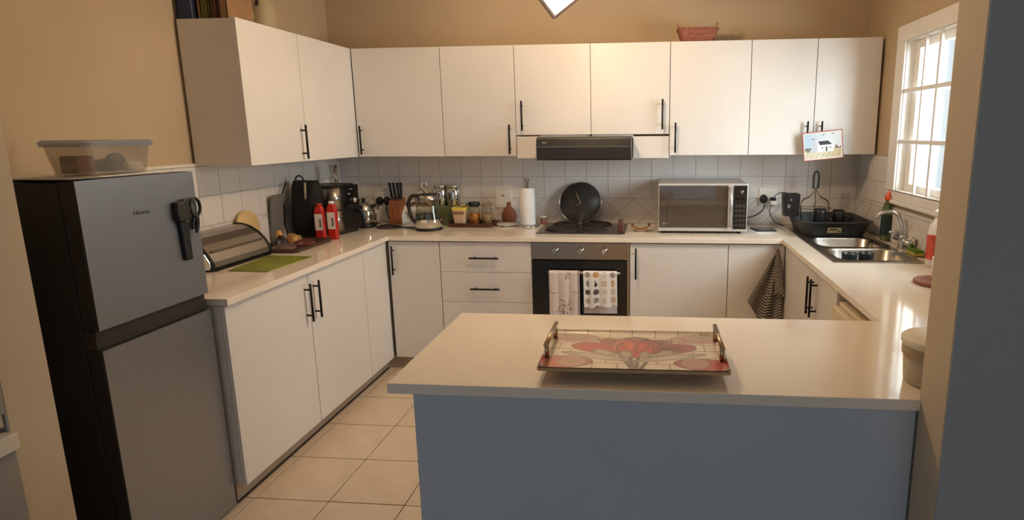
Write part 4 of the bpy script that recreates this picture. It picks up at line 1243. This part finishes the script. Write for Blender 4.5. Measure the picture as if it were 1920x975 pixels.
for x in (2.34, 2.81):
    for y in (-0.38, -0.08):
        obj('foot', G().lathe([(0.014, 0.0003), (0.014, 0.019)], (x, y, 0.9), n=12), M_black, mw)
obj('power_cord', G().tube(cat([(2.853, -0.09, 0.96), (2.885, -0.10, 0.945), (2.905, -0.115, 0.925), (2.88, -0.12, 0.908), (2.84, -0.10, 0.906)], 5), 0.0036, 8), M_cable, mw)

# papers and tablet
single('envelope', 'white paper envelope lying under the dark tablet', 'paper', G().prism([(2.888, -0.28), (2.925, -0.405), (3.10, -0.392), (3.098, -0.20), (2.93, -0.19)], 'z', 0.9004, 0.9030), M_paper, (2.99, -0.3, 0.9))
tbt = thing('tablet', 'dark tablet lying on the white envelope right of the microwave', 'tablet', (2.985, -0.27, 0.9033))
obj('shell', G().prism([(2.905, -0.215), (2.928, -0.345), (3.056, -0.33), (3.052, -0.205)], 'z', 0.9033, 0.9105), M_black, tbt, bevel=0.002)
obj('screen', G().prism([(2.913, -0.222), (2.933, -0.337), (3.049, -0.323), (3.045, -0.212)], 'z', 0.9106, 0.9112), mat('screen_navy', (24, 26, 40), 0.1), tbt)

# ================================================================== RIGHT WORKTOP
sp_ = thing('dish_soap_bottle', 'dish soap bottle with orange cap and dark label behind the tap', 'bottle', (3.614, -0.62, 0.9))
c = (3.614, -0.62, 0.9053)
obj('bottle', G().lathe([(0.026, 0.0), (0.030, 0.006), (0.030, 0.15), (0.026, 0.19), (0.014, 0.225), (0.012, 0.235)], c, n=24), glass('soap_green', (150, 176, 130), 0.35, (150, 160, 110)), sp_)
obj('label_wrap', G().lathe([(0.0305, 0.03), (0.0308, 0.032), (0.0308, 0.150), (0.0305, 0.152)], c, n=24, cap0=False, cap1=False), mat('label_teal', (30, 48, 48), 0.4, var=0.2), sp_)
obj('cap', G().lathe([(0.018, 0.232), (0.020, 0.238), (0.019, 0.258), (0.010, 0.266), (0.007, 0.282), (0.005, 0.285)], c, n=20), mat('cap_orange', (214, 84, 36), 0.4), sp_)
spg = thing('sponge', 'green and yellow sponge lying behind the sink', 'sponge', (3.61, -1.02, 0.9047))
obj('foam', G().box(3.585, 3.632, -1.09, -0.985, 0.9048, 0.922), mat('sponge_yellow', (190, 176, 96), 0.9, bump=0.6, bscale=200), spg, bevel=0.003)
obj('scourer', G().box(3.585, 3.632, -1.09, -0.985, 0.9222, 0.933), mat('scourer_green', (92, 116, 30), 0.95, var=0.3, scale=90, bump=0.6, bscale=200), spg, bevel=0.002)
rbt = thing('cleaner_bottle', 'tall white cleaner bottle with a red label beside the sponge', 'bottle', (3.602, -1.24, 0.9003))
c = (3.594, -1.283, 0.9005)
obj('bottle', G().lathe([(0.036, 0.0), (0.040, 0.006), (0.040, 0.165), (0.034, 0.195), (0.018, 0.215), (0.016, 0.235)], c, n=24), M_ceram, rbt)
obj('label_wrap', G().lathe([(0.0405, 0.035), (0.0408, 0.037), (0.0408, 0.150), (0.0405, 0.152)], c, n=24, cap0=False, cap1=False), mat('label_red', (206, 84, 66), 0.4, var=0.25, scale=24), rbt)
obj('cap', G().lathe([(0.019, 0.232), (0.019, 0.262), (0.010, 0.268)], c, n=18), M_trim, rbt)
wbt = thing('hand_soap_bottle', 'white soap bottle in front of the red-labelled cleaner bottle', 'bottle', (3.595, -1.42, 0.9))
c = (3.595, -1.42, 0.9003)
obj('bottle', G().lathe([(0.034, 0.0), (0.037, 0.006), (0.037, 0.11), (0.026, 0.135), (0.014, 0.145)], c, n=24), M_ceram, wbt)
obj('pump', G().lathe([(0.014, 0.145), (0.014, 0.16), (0.005, 0.162), (0.005, 0.185)], c, n=14).tube([(3.595, -1.42, 1.085), (3.555, -1.42, 1.083)], 0.006, 8), M_trim, wbt)
wd_ = single('wooden_trivet', 'round wooden trivet on the right worktop', 'trivet', G().lathe([(0.086, 0.0005), (0.090, 0.004), (0.090, 0.013), (0.086, 0.017)], (0, 0, 0), n=40), mat('trivet_wood', (146, 92, 64), 0.45, var=0.15, scale=14), (3.452, -1.632, 0.9), local=True)
mg = thing('white_mug', 'white mug standing on the round wooden trivet', 'mug', (3.475, -1.618, 0.9175))
c = (3.475, -1.618, 0.9175)
obj('cup', G().lathe([(0.034, 0.0), (0.040, 0.006), (0.041, 0.085), (0.041, 0.092), (0.037, 0.092), (0.036, 0.010)], c, n=28), M_ceram, mg)
obj('handle', G().tube(cat([(3.51, -1.60, 0.99), (3.538, -1.588, 0.985), (3.538, -1.588, 0.95), (3.51, -1.60, 0.94)], 5), 0.006, 8), M_ceram, mg)
tub = thing('food_bucket', 'cloudy plastic bucket with cream lid at the pillar end of the peninsula', 'bucket', (2.985, -2.665, 0.9))
c = (2.985, -2.665, 0.9003)
obj('bucket', G().lathe([(0.068, 0.0), (0.072, 0.004), (0.080, 0.106), (0.078, 0.106), (0.070, 0.006)], c, n=36), glass('bucket_plastic', (240, 232, 214), 0.55, (240, 226, 198)), tub)
obj('lid', G().lathe([(0.082, 0.100), (0.084, 0.104), (0.084, 0.116), (0.078, 0.121), (0.0, 0.121)], c, n=36, cap1=False), mat('lid_cream', (232, 220, 196), 0.4), tub)
obj('contents', G().lathe([(0.068, 0.006), (0.072, 0.050), (0.060, 0.056), (0.0, 0.058)], c, n=30, cap1=False), mat('granola_brown', (134, 104, 76), 0.8, var=0.3, scale=60), tub)
obj('label_patch', G().lathe([(0.0792, 0.072), (0.0806, 0.074), (0.0812, 0.092), (0.0805, 0.094)], c, n=36, cap0=False, cap1=False), glass('label_tan', (220, 200, 170), 0.6, (214, 192, 152)), tub)

# ================================================================== PRINTED TRAY ON THE PENINSULA
def mixc(a, b, t):
    return tuple(x + (y - x) * t for x, y in zip(a, b))
TW, TD = 0.492, 0.300
def tray_col(u, v):
    x, y = u * TW, v * TD                      # x to the right, y away from the viewer
    base = L((238, 222, 198))
    rd = math.sin(x * 91.7 + y * 53.1) * 0.5 + 0.5
    col = mixc(base, L((216, 196, 168)), 0.35 * rd)
    row = int(y / 0.050)
    bx = (x + (0.034 if row % 2 else 0)) % 0.068
    if (y % 0.050) < 0.0032 or bx < 0.0026:
        col = L((140, 112, 84))
    def petal(cx, cy, rx, ry, ang, c1, c2):
        nonlocal col
        dx, dy = x - cx, y - cy
        a = math.radians(ang)
        p = (dx * math.cos(a) + dy * math.sin(a)) / rx
        q = (-dx * math.sin(a) + dy * math.cos(a)) / ry
        r2 = p * p + q * q
        if r2 < 1:
            col = mixc(c1, c2, min(1, r2 ** 0.8))
            if r2 > 0.84:
                col = mixc(col, L((104, 72, 58)), 0.6)
            if abs(math.sin(q * 9 + 2 * p)) < 0.16:
                col = mixc(col, L((170, 110, 92)), 0.35)
    sage, sage2 = L((160, 142, 114)), L((126, 104, 80))
    red, pink, deep = L((206, 84, 64)), L((188, 116, 98)), L((128, 72, 62))
    # stems
    for cx, s in ((0.205, -0.55), (0.235, -0.15), (0.262, 0.12), (0.300, 0.5)):
        if y < 0.13 and abs(x - (cx - s * (0.13 - y) * 0.6)) < 0.006:
            col = sage2
    # long curved leaves
    for cx, cy, ang in ((0.145, 0.100, 16), (0.345, 0.100, -18)):
        petal(cx, cy, 0.105, 0.017, -ang if cx < 0.25 else -ang, L((226, 212, 190)), sage)
    petal(0.150, 0.165, 0.085, 0.042, -14, red, pink)
    petal(0.205, 0.200, 0.070, 0.035, -30, deep, pink)
    petal(0.165, 0.130, 0.040, 0.018, -30, L((206, 196, 176)), sage)
    petal(0.340, 0.165, 0.085, 0.042, 14, deep, pink)
    petal(0.300, 0.205, 0.060, 0.032, 20, deep, L((186, 128, 110)))
    petal(0.320, 0.130, 0.045, 0.020, 25, L((190, 176, 150)), sage)
    petal(0.250, 0.215, 0.050, 0.045, 0, L((200, 168, 146)), deep)
    petal(0.215, 0.185, 0.036, 0.060, -12, L((214, 120, 96)), pink)
    petal(0.290, 0.185, 0.036, 0.060, 12, L((186, 104, 84)), deep)
    petal(0.250, 0.165, 0.055, 0.070, 0, L((222, 92, 66)), L((184, 92, 76)))
    petal(0.236, 0.182, 0.022, 0.052, 12, L((226, 116, 88)), L((190, 92, 74)))
    petal(0.268, 0.180, 0.020, 0.050, -12, L((216, 96, 74)), L((150, 78, 66)))
    petal(0.225, 0.120, 0.018, 0.028, 10, L((204, 188, 160)), sage)
    petal(0.275, 0.118, 0.014, 0.026, -10, L((190, 170, 140)), sage)
    # corner blooms
    for sx_, cx in ((1, 0.055), (-1, 0.437)):
        petal(cx, 0.055, 0.085, 0.042, 6 * sx_, red if sx_ < 0 else L((216, 128, 98)), pink)
        petal(cx + 0.028 * sx_, 0.062, 0.040, 0.036, 0, L((190, 150, 120)), L((206, 156, 128)))
        petal(cx, 0.250, 0.090, 0.038, -8 * sx_, L((178, 120, 104)), L((206, 176, 150)))
        petal(cx - 0.01 * sx_, 0.262, 0.060, 0.020, -14 * sx_, sage, L((206, 186, 156)))
    return col
ptray = thing('serving_tray', 'printed floral serving tray with gold side handles on the peninsula', 'tray', (2.2165, -2.582, 0.9), (0, 0, math.radians(0.6)))
M_traybase = mat('tray_gold_wood', (196, 158, 116), 0.35, var=0.08)
hz = 0.030
def tray_pt(u, v):
    x = (u - 0.5) * TW
    y = (v - 0.5) * TD
    e = max(abs(2 * u - 1), 0)
    f = abs(2 * v - 1)
    lift = 0.010 * max(0, (e - 0.93) / 0.07) ** 2 + 0.007 * max(0, (f - 0.90) / 0.1) ** 2
    return (x, y, hz + 0.004 + lift)
NX, NY = 200, 110
g = G().grid(NX, NY, tray_pt)
obj('printed_panel', g, printed('tray_print', 0.35, 0.12), ptray, local=True, cols=[tray_col(i / NX, j / NY) for j in range(NY + 1) for i in range(NX + 1)])
g = G().loft([rr_loop(-0.165, 0.165, -0.075, 0.075, 0.02, 0.0005), rr_loop(-0.165, 0.165, -0.075, 0.075, 0.02, 0.016), rr_loop(-TW / 2 - 0.001, TW / 2 + 0.001, -TD / 2 - 0.001, TD / 2 + 0.001, 0.006, hz),
              rr_loop(-TW / 2 - 0.002, TW / 2 + 0.002, -TD / 2 - 0.002, TD / 2 + 0.002, 0.006, hz + 0.009), rr_loop(-TW / 2 + 0.003, TW / 2 - 0.003, -TD / 2 + 0.003, TD / 2 - 0.003, 0.004, hz + 0.008),
              rr_loop(-TW / 2 + 0.012, TW / 2 - 0.012, -TD / 2 + 0.012, TD / 2 - 0.012, 0.004, hz + 0.003)])
obj('tray_body', g, M_traybase, ptray, local=True)
M_goldh = mat('brushed_gold', (190, 164, 128), 0.25, metal=0.9)
for s in (-1, 1):
    hx = s * (TW / 2 - 0.012)
    g = G().tube([(hx, -0.085, hz + 0.045), (hx, 0.105, hz + 0.045)], 0.0065, 12)
    for y in (-0.068, 0.088):
        g.tube([(hx, y, hz + 0.004), (hx, y, hz + 0.045)], 0.0065, 10)
    obj('handle', g, M_goldh, ptray, local=True)

# ================================================================== TEXTILES
def cloth(name, label, cat_, f, col, nx, ny, loc, solid=0.0018, group=None, mname='woven_cloth'):
    g = G().grid(nx, ny, f)
    cols = [col(i / nx, j / ny) for j in range(ny + 1) for i in range(nx + 1)]
    return single(name, label, cat_, g, printed(mname, 0.9), loc, cols=cols, solid=solid)
BARY, BARZ = -0.628, 0.686
def drape(x0, x1, zf, zb, amp, ph, skew=0.0, thick=0.0135):
    Lf, Lb = BARZ - zf, BARZ - zb
    arc_ = PI * thick
    tot = Lf + Lb + arc_
    def f(u, v):
        s = v * tot
        wob = amp * math.sin(u * 9 + ph) * min(1, abs(s - Lb) / 0.12)
        if s < Lb:
            y, z = BARY + thick, BARZ - (Lb - s)
            y -= wob * 0.3
            k = 0
        elif s < Lb + arc_:
            a = (s - Lb) / thick
            y, z = BARY + thick * math.cos(a), BARZ + thick * math.sin(a)
            k = 0
        else:
            d = s - Lb - arc_
            y, z = BARY - thick - abs(wob) - 0.004 * d / max(Lf, 1e-3), BARZ - d
            k = d
            z += 0.012 * (u - 0.5) * (d / Lf) + 0.006 * math.sin(u * 13 + ph) * (d / Lf) ** 3
        x = x0 + (x1 - x0) * u + skew * k
        return (x, y, z)
    return f, (Lb + arc_ * 0.5) / tot
f1, v1 = drape(1.634, 1.822, 0.33, 0.40, 0.007, 0.4)
def tea_left(u, v):
    base = L((222, 210, 203))
    c = base
    vf = (v - v1) / (1 - v1)
    if vf < 0:
        return mixc(base, L((180, 164, 158)), 0.3)
    y = vf * 0.36
    x = u * 0.19
    if abs(u - 0.965) < 0.02 or abs(y - (0.132 + 0.006 * math.sin(u * 8))) < 0.0022 and (u < 0.3 or u > 0.75):
        c = L((150, 126, 116))
    if abs(y - (0.005 + 0.62 * (x - 0.02))) < 0.003 and 0.02 < x < 0.18:
        c = L((232, 222, 216))
    for cx, cy, r in ((0.118, 0.028, 0.030), (0.10, 0.218, 0.050), (0.085, 0.28, 0.055)):
        d = math.hypot(x - cx, (y - cy))
        if d < r:
            n = math.sin(x * 310 + 3 * math.sin(y * 130)) * math.cos(y * 280 + 2 * math.sin(x * 170))
            n2 = math.sin(math.atan2(y - cy, x - cx) * 5 + d * 140)
            if n + n2 > 0.35 + d / r * 0.7:
                c = L((142, 112, 100)) if n2 > 0.3 else L((178, 152, 142))
    return c
cloth('tea_towel', 'grey-white tea towel with brown flower print on the oven handle', 'tea towel', f1, tea_left, 60, 150, (1.73, BARY, BARZ))
f2, v2 = drape(1.846, 2.052, 0.475, 0.425, 0.006, 2.1, 0.02)
def tea_right(u, v):
    c = L((236, 232, 228))
    vf = (v - v2) / (1 - v2)
    if vf < 0:
        return mixc(c, L((196, 180, 170)), 0.35)
    x, y = u * 4.0 + 0.0, vf * 4.35
    ix, iy = int(x), int(y)
    dx, dy = x - ix - 0.5, y - iy - 0.55
    k = (ix * 7 + iy * 13) % 11
    pal = [(176, 160, 140), (196, 158, 112), (150, 144, 138), (206, 196, 184), (92, 84, 78), (200, 176, 146), (182, 170, 156), (214, 206, 198), (168, 138, 116), (196, 190, 184), (158, 150, 142)]
    shape = (ix + iy * 2) % 3
    ins = math.hypot(dx, dy) < 0.33 if shape == 0 else (max(abs(dx), abs(dy)) < 0.29 if shape == 1 else (abs(dx) * 1.3 + 0.4 * abs(dy) < 0.3 and abs(dy) < 0.34))
    if ins:
        c = L(pal[k])
        if math.hypot(dx, dy) < 0.17 and k % 2:
            c = mixc(c, L((240, 236, 232)), 0.4)
    if (ix, iy) == (1, 2) and math.hypot(dx, dy) < 0.35:
        c = L((96, 86, 80))
    if (ix, iy) == (1, 0) and math.hypot(dx, dy) < 0.36:
        c = L((206, 160, 104))
    if (ix, iy) == (1, 1):
        c = L((232, 228, 224))
        if abs(dx + 0.15 * dy) < 0.17 and abs(dy) < 0.36 and not (dx > 0 and dy < -0.05):
            c = L((58, 50, 46))
    return c
cloth('tea_towel', 'white tea towel printed with small pebble motifs on the oven handle', 'tea towel', f2, tea_right, 90, 160, (1.95, BARY, BARZ))

# striped towel on a hook by the corner
hk = thing('wall_hook', 'small metal hook on the corner base panel holding the striped cloth', 'hook', (3.018, -0.5795, 0.845))
obj('hook', G().tube(cat([(3.018, -0.5795, 0.852), (3.018, -0.592, 0.850), (3.018, -0.600, 0.838), (3.018, -0.606, 0.846)], 5), 0.0025, 8), M_steel, hk)
def strip_f(u, v):
    # gathered at the hook, fanning out below
    a = (u - 0.5) * 2
    lo = 2.838 + 0.004 * v
    hi = 3.052
    wl = 3.016 + (lo - 3.016) * min(1, v * 1.0) ** 0.92
    wr = 3.019 + (hi - 3.019) * min(1, v * 2.2) ** 0.8
    x = wl + (wr - wl) * u
    zb = 0.525 - 0.14 * min(1, u / 0.42) if u < 0.42 else 0.385
    z = 0.848 + (zb - 0.848) * v
    y = -0.601 - 0.014 * (1 + math.sin(u * 15.0 + 0.6)) * min(1, v * 2.5) - 0.004 * min(1, v * 4)
    return (x, y, z)
def strip_c(u, v):
    s = (v * 26 + 3.2 * u + 0.5 * math.sin(u * 15 + 0.6)) % 1.0
    return L((60, 55, 53)) if s < 0.58 else L((182, 168, 154))
cloth('striped_towel', 'black and cream striped kitchen towel hanging in the right corner', 'towel', strip_f, strip_c, 70, 170, (3.0, -0.6, 0.85))
def strip2_f(u, v):
    x = 2.997 + 0.018 * v + (u - 0.5) * (0.010 + 0.055 * v)
    z = 0.848 + (0.57 + 0.012 * math.sin(u * 5) - 0.848) * v
    y = -0.644 - 0.010 * math.sin(u * PI) * v
    if v < 0.12:
        y = -0.616 - 0.028 * v / 0.12
    return (x + 0.012 * v, y, z)
cl2 = single('towel_fold', 'folded corner of the striped kitchen towel hanging in front', 'towel', G().grid(16, 80, strip2_f), printed('woven_cloth', 0.9), (3.0, -0.62, 0.85),
             cols=[strip_c(i / 16 * 0.3, j / 80 * 0.85) for j in range(81) for i in range(17)], solid=0.0018)

# cottage picture hanging from the cabinet handles
def card_col(u, v):
    x, y = u, v           # y up
    sky = mixc(L((176, 200, 220)), L((214, 216, 216)), min(1, x * 1.5))
    c = sky
    if y < 0.42:
        c = mixc(L((216, 208, 180)), L((196, 176, 132)), max(0, min(1, (x - 0.4) * 2)))
    if 0.38 < y < 0.45 and x < 0.30:
        c = L((96, 118, 138))
    if 0.30 < y < 0.42 and 0.05 < x < 0.3 and math.sin(x * 60) * math.sin(y * 80) > -0.3:
        c = L((104, 112, 84))
    if 0.36 < y < 0.52 and x > 0.80 and y < 0.44 + 0.05 * math.sin(x * 40):
        c = L((124, 104, 88))
    # white gable and walls
    if 0.28 < y and 0.18 < x < 0.36 and y < 0.32 + 2.6 * (x - 0.16) and y < 0.78 - 1.6 * (x - 0.30):
        c = L((198, 202, 206))
    if 0.27 < y < 0.52 and 0.36 < x < 0.76:
        c = L((240, 240, 238))
    if 0.50 < y < 0.70 and 0.34 + (0.70 - y) * 0.2 < x < 0.68 + (0.70 - y) * 0.45:
        c = L((240, 240, 238))
    if 0.52 < y < 0.665 and 0.37 + (0.67 - y) * 0.35 < x < 0.63 + (0.67 - y) * 0.7:
        c = L((46, 44, 52))
    if 0.28 < y < 0.46 and 0.565 < x < 0.605:
        c = L((70, 66, 64))
    if 0.38 < y < 0.45 and (0.46 < x < 0.50 or 0.66 < x < 0.70):
        c = L((120, 116, 112))
    if y < 0.28 and (math.sin(x * 47 + y * 30) * math.sin(y * 53)) > 0.72:
        c = L((150, 140, 104))
    for bx, by in ((0.52, 0.86), (0.76, 0.88), (0.26, 0.74)):
        if abs(y - by - 0.5 * abs(x - bx)) < 0.012 and abs(x - bx) < 0.04:
            c = L((90, 88, 86))
    if x < 0.022 or x > 0.978 or y < 0.03 or y > 0.965:
        c = L((170, 84, 68))
    elif x < 0.05 or x > 0.95 or y < 0.06 or y > 0.93:
        c = L((226, 218, 208))
    return c
def card_f(u, v):
    p00, p10, p01, p11 = (3.196, 1.346), (3.432, 1.370), (3.176, 1.519), (3.414, 1.543)
    x = (p00[0] * (1 - u) + p10[0] * u) * (1 - v) + (p01[0] * (1 - u) + p11[0] * u) * v
    z = (p00[1] * (1 - u) + p10[1] * u) * (1 - v) + (p01[1] * (1 - u) + p11[1] * u) * v
    return (x, -0.3465 - 0.004 * math.sin(u * PI), z)
NXc, NYc = 120, 84
g = G().grid(NXc, NYc, card_f)
single('cottage_picture', 'small picture of a white cottage hanging from the right wall cabinet handles', 'picture', g, printed('card_print', 0.6), (3.30, -0.345, 1.345),
       cols=[card_col(i / NXc, j / NYc) for j in range(NYc + 1) for i in range(NXc + 1)], solid=0.003)

# ================================================================== TOP OF THE WALL CABINETS
TZ = 2.0795
bk = thing('wicker_basket', 'small reddish wicker basket with loop handles on the back wall cabinets', 'basket', (2.537, -0.2, TZ))
g = G()
loops = []
for k in range(9):
    z = TZ + 0.0005 + 0.082 * k / 8
    w = 0.098 + 0.026 * k / 8
    wob = 0.003 if k % 2 else 0.0
    loops.append([(p[0], p[1], p[2]) for p in rr_loop(2.537 - w - wob, 2.537 + w + wob, -0.2 - w * 0.62 - wob, -0.2 + w * 0.62 + wob, 0.03, z, 5)])
w = 0.118
loops.append(rr_loop(2.537 - w, 2.537 + w, -0.2 - w * 0.62, -0.2 + w * 0.62, 0.03, TZ + 0.08))
loops.append(rr_loop(2.537 - 0.092, 2.537 + 0.092, -0.2 - 0.058, -0.2 + 0.058, 0.03, TZ + 0.008))
g.loft(loops)
obj('woven_body', g, mat('wicker_red', (142, 84, 66), 0.75, var=0.3, scale=60, bump=0.8, bscale=120), bk)
obj('rim', G().tube(rr_loop(2.537 - 0.125, 2.537 + 0.125, -0.2 - 0.078, -0.2 + 0.078, 0.03, TZ + 0.083), 0.005, 6, closed=True), MATS['wicker_red'], bk)
for s in (-1, 1):
    x = 2.537 + s * 0.118
    obj('loop_handle', G().tube(cat([(x, -0.235, TZ + 0.083), (x + 0.004 * s, -0.228, TZ + 0.112), (x + 0.004 * s, -0.2, TZ + 0.120), (x + 0.004 * s, -0.172, TZ + 0.112), (x, -0.165, TZ + 0.083)], 4), 0.0035, 8), mat('wicker_tan', (170, 140, 96), 0.7, var=0.2), bk)

def book(name, label, cat_, x0, x1, y0, y1, h, m):
    t = thing(name, label, cat_, ((x0 + x1) / 2, (y0 + y1) / 2, TZ))
    obj('cover', G().box(x0, x0 + 0.003, y0, y1, TZ + 0.0005, TZ + h).box(x1 - 0.003, x1, y0, y1, TZ + 0.0005, TZ + h).box(x0, x1, y0, y0 + 0.003, TZ + 0.0005, TZ + h), m, t)
    obj('pages', G().box(x0 + 0.0032, x1 - 0.0032, y0 + 0.0035, y1 - 0.004, TZ + 0.004, TZ + h - 0.004), M_paper, t)
    return t
b = book('cookbook', 'thick blue cookbook at the left end of the cabinet top', 'book', 0.008, 0.104, -1.378, -1.19, 0.26, mat('book_blue', (32, 52, 92), 0.35, var=0.5, scale=12))
obj('spine_stripe', G().box(0.082, 0.086, -1.3790, -1.3778, TZ + 0.002, TZ + 0.25), mat('stripe_pale', (130, 150, 170), 0.4), b)
book('cookbook', 'thin tan cookbook between the blue and green books', 'book', 0.106, 0.124, -1.372, -1.20, 0.24, mat('book_tan', (150, 112, 72), 0.5, var=0.1))
book('cookbook', 'olive green cookbook on the left cabinet top', 'book', 0.126, 0.164, -1.376, -1.19, 0.25, mat('book_olive', (88, 86, 34), 0.4, var=0.2))
book('cookbook', 'dark brown cookbook right of the green one', 'book', 0.166, 0.206, -1.368, -1.18, 0.25, mat('book_brown', (72, 42, 32), 0.45, var=0.2))
book('cookbook', 'light wood-coloured cookbook at the right of the book row', 'book', 0.208, 0.248, -1.36, -1.17, 0.25, mat('book_wood', (148, 112, 78), 0.5, var=0.12))
jg = thing('plastic_jug', 'cloudy white plastic jug on the left wall cabinet', 'jug', (0.205, -1.05, TZ))
c = (0.205, -1.05, TZ)
obj('jug_body', G().loft([rr_loop(0.145, 0.265, -1.11, -0.99, 0.035, TZ + 0.0005), rr_loop(0.140, 0.270, -1.115, -0.985, 0.04, TZ + 0.02), rr_loop(0.140, 0.270, -1.115, -0.985, 0.04, TZ + 0.11),
                          rr_loop(0.165, 0.245, -1.09, -1.01, 0.035, TZ + 0.17), rr_loop(0.187, 0.223, -1.068, -1.032, 0.0175, TZ + 0.19), rr_loop(0.187, 0.223, -1.068, -1.032, 0.0175, TZ + 0.20)], smooth=True),
    glass('jug_plastic', (226, 214, 186), 0.62, (206, 190, 156)), jg)
obj('cap', G().lathe([(0.020, 0.20), (0.020, 0.222), (0.016, 0.225)], c, n=18), M_trim, jg)
obj('grip', G().tube(cat([(0.205, -1.10, TZ + 0.15), (0.215, -1.135, TZ + 0.13), (0.215, -1.135, TZ + 0.08), (0.205, -1.112, TZ + 0.05)], 5), 0.009, 8), MATS['jug_plastic'], jg)
obj('spigot', G().tube([(0.235, -1.115, TZ + 0.115), (0.262, -1.150, TZ + 0.118)], 0.009, 10), M_black, jg)

# ================================================================== PENDANT LAMP
LX, LY, LZ = 1.821, -1.4, 2.041            # lowest corner
pl = thing('pendant_lamp', 'cube-shaped bronze and glass pendant lamp hung by one corner', 'lamp', (LX, LY, H))
E_ = 0.20
az = [math.radians(118), math.radians(-2), math.radians(238)]
ed = [Vector((math.cos(a) * 0.8165, math.sin(a) * 0.8165, 0.57735)) * E_ for a in az]
B0 = Vector((LX, LY, LZ))
cv = {}
for i in (0, 1):
    for j in (0, 1):
        for k in (0, 1):
            cv[(i, j, k)] = B0 + ed[0] * i + ed[1] * j + ed[2] * k
g = G()
for a in cv:
    for ax in range(3):
        if a[ax] == 0:
            b = list(a)
            b[ax] = 1
            g.tube([cv[a], cv[tuple(b)]], 0.0105, 6, smooth=False)
obj('frame', g, mat('bronze_frame', (176, 150, 132), 0.5), pl)
for ax in range(3):
    for s in (0, 1):
        o1, o2 = [q for q in range(3) if q != ax]
        q = []
        for p, r in ((0, 0), (1, 0), (1, 1), (0, 1)):
            t = [0, 0, 0]
            t[ax] = s
            t[o1] = p
            t[o2] = r
            q.append(cv[tuple(t)])
        cc = sum(q, Vector()) / 4
        obj('glass_pane', G().add([tuple(cc + (p - cc) * 0.93) for p in q], [(0, 1, 2, 3)]), glass('lamp_glass', (248, 244, 236), 0.10, (240, 232, 220)), pl)
top = cv[(1, 1, 1)]
obj('rod', G().tube([tuple(top), (top.x, top.y, H - 0.02)], 0.006, 8).lathe([(0.05, -0.022), (0.05, 0.0)], (top.x, top.y, H - 0.0005), n=24), MATS['bronze_frame'], pl)
ctr = (cv[(0, 0, 0)] + cv[(1, 1, 1)]) / 2
obj('bulb', G().lathe([(0.0, -0.045), (0.022, -0.039), (0.038, -0.022), (0.043, 0.0), (0.036, 0.024), (0.02, 0.045), (0.014, 0.06), (0.0, 0.061)], tuple(ctr), n=20, cap0=False, cap1=False),
    mat('bulb_glow', (255, 240, 220), 0.5, emit=(1.0, 0.77, 0.53), estr=LAMP_STRENGTH), pl)
obj('bulb_holder', G().lathe([(0.018, 0.055), (0.018, 0.095)], tuple(ctr), n=16).tube([(ctr.x, ctr.y, ctr.z + 0.09), tuple(top)], 0.006, 8), MATS['bronze_frame'], pl)

# ================================================================== DINING SIDE, far left edge
sbd = thing('sideboard', 'grey cabinet with a white top at the far left edge of the picture', 'cabinet', (0.45, -3.0, 0))
obj('body', G().box(0.20, 0.636, -3.10, -2.898, 0.0, 0.745), mat('sideboard_grey', (150, 146, 142), 0.6), sbd, bevel=0.003)
obj('top_panel', G().box(0.19, 0.648, -3.11, -2.896, 0.7455, 0.790), mat('sideboard_white', (226, 216, 200), 0.4), sbd, bevel=0.003)
bxl = thing('storage_box', 'grey box with lid on the white-topped cabinet at far left', 'box', (0.42, -2.99, 0.7905))
obj('box_body', G().box(0.26, 0.622, -3.06, -2.902, 0.806, 0.842), mat('box_beige', (176, 166, 150), 0.6), bxl, bevel=0.004)
obj('lid', G().box(0.25, 0.632, -3.07, -2.900, 0.8425, 0.99), mat('box_grey', (146, 142, 140), 0.5), bxl, bevel=0.004)
obj('foot', G().box(0.28, 0.60, -3.05, -2.91, 0.7906, 0.8058), M_black, bxl)
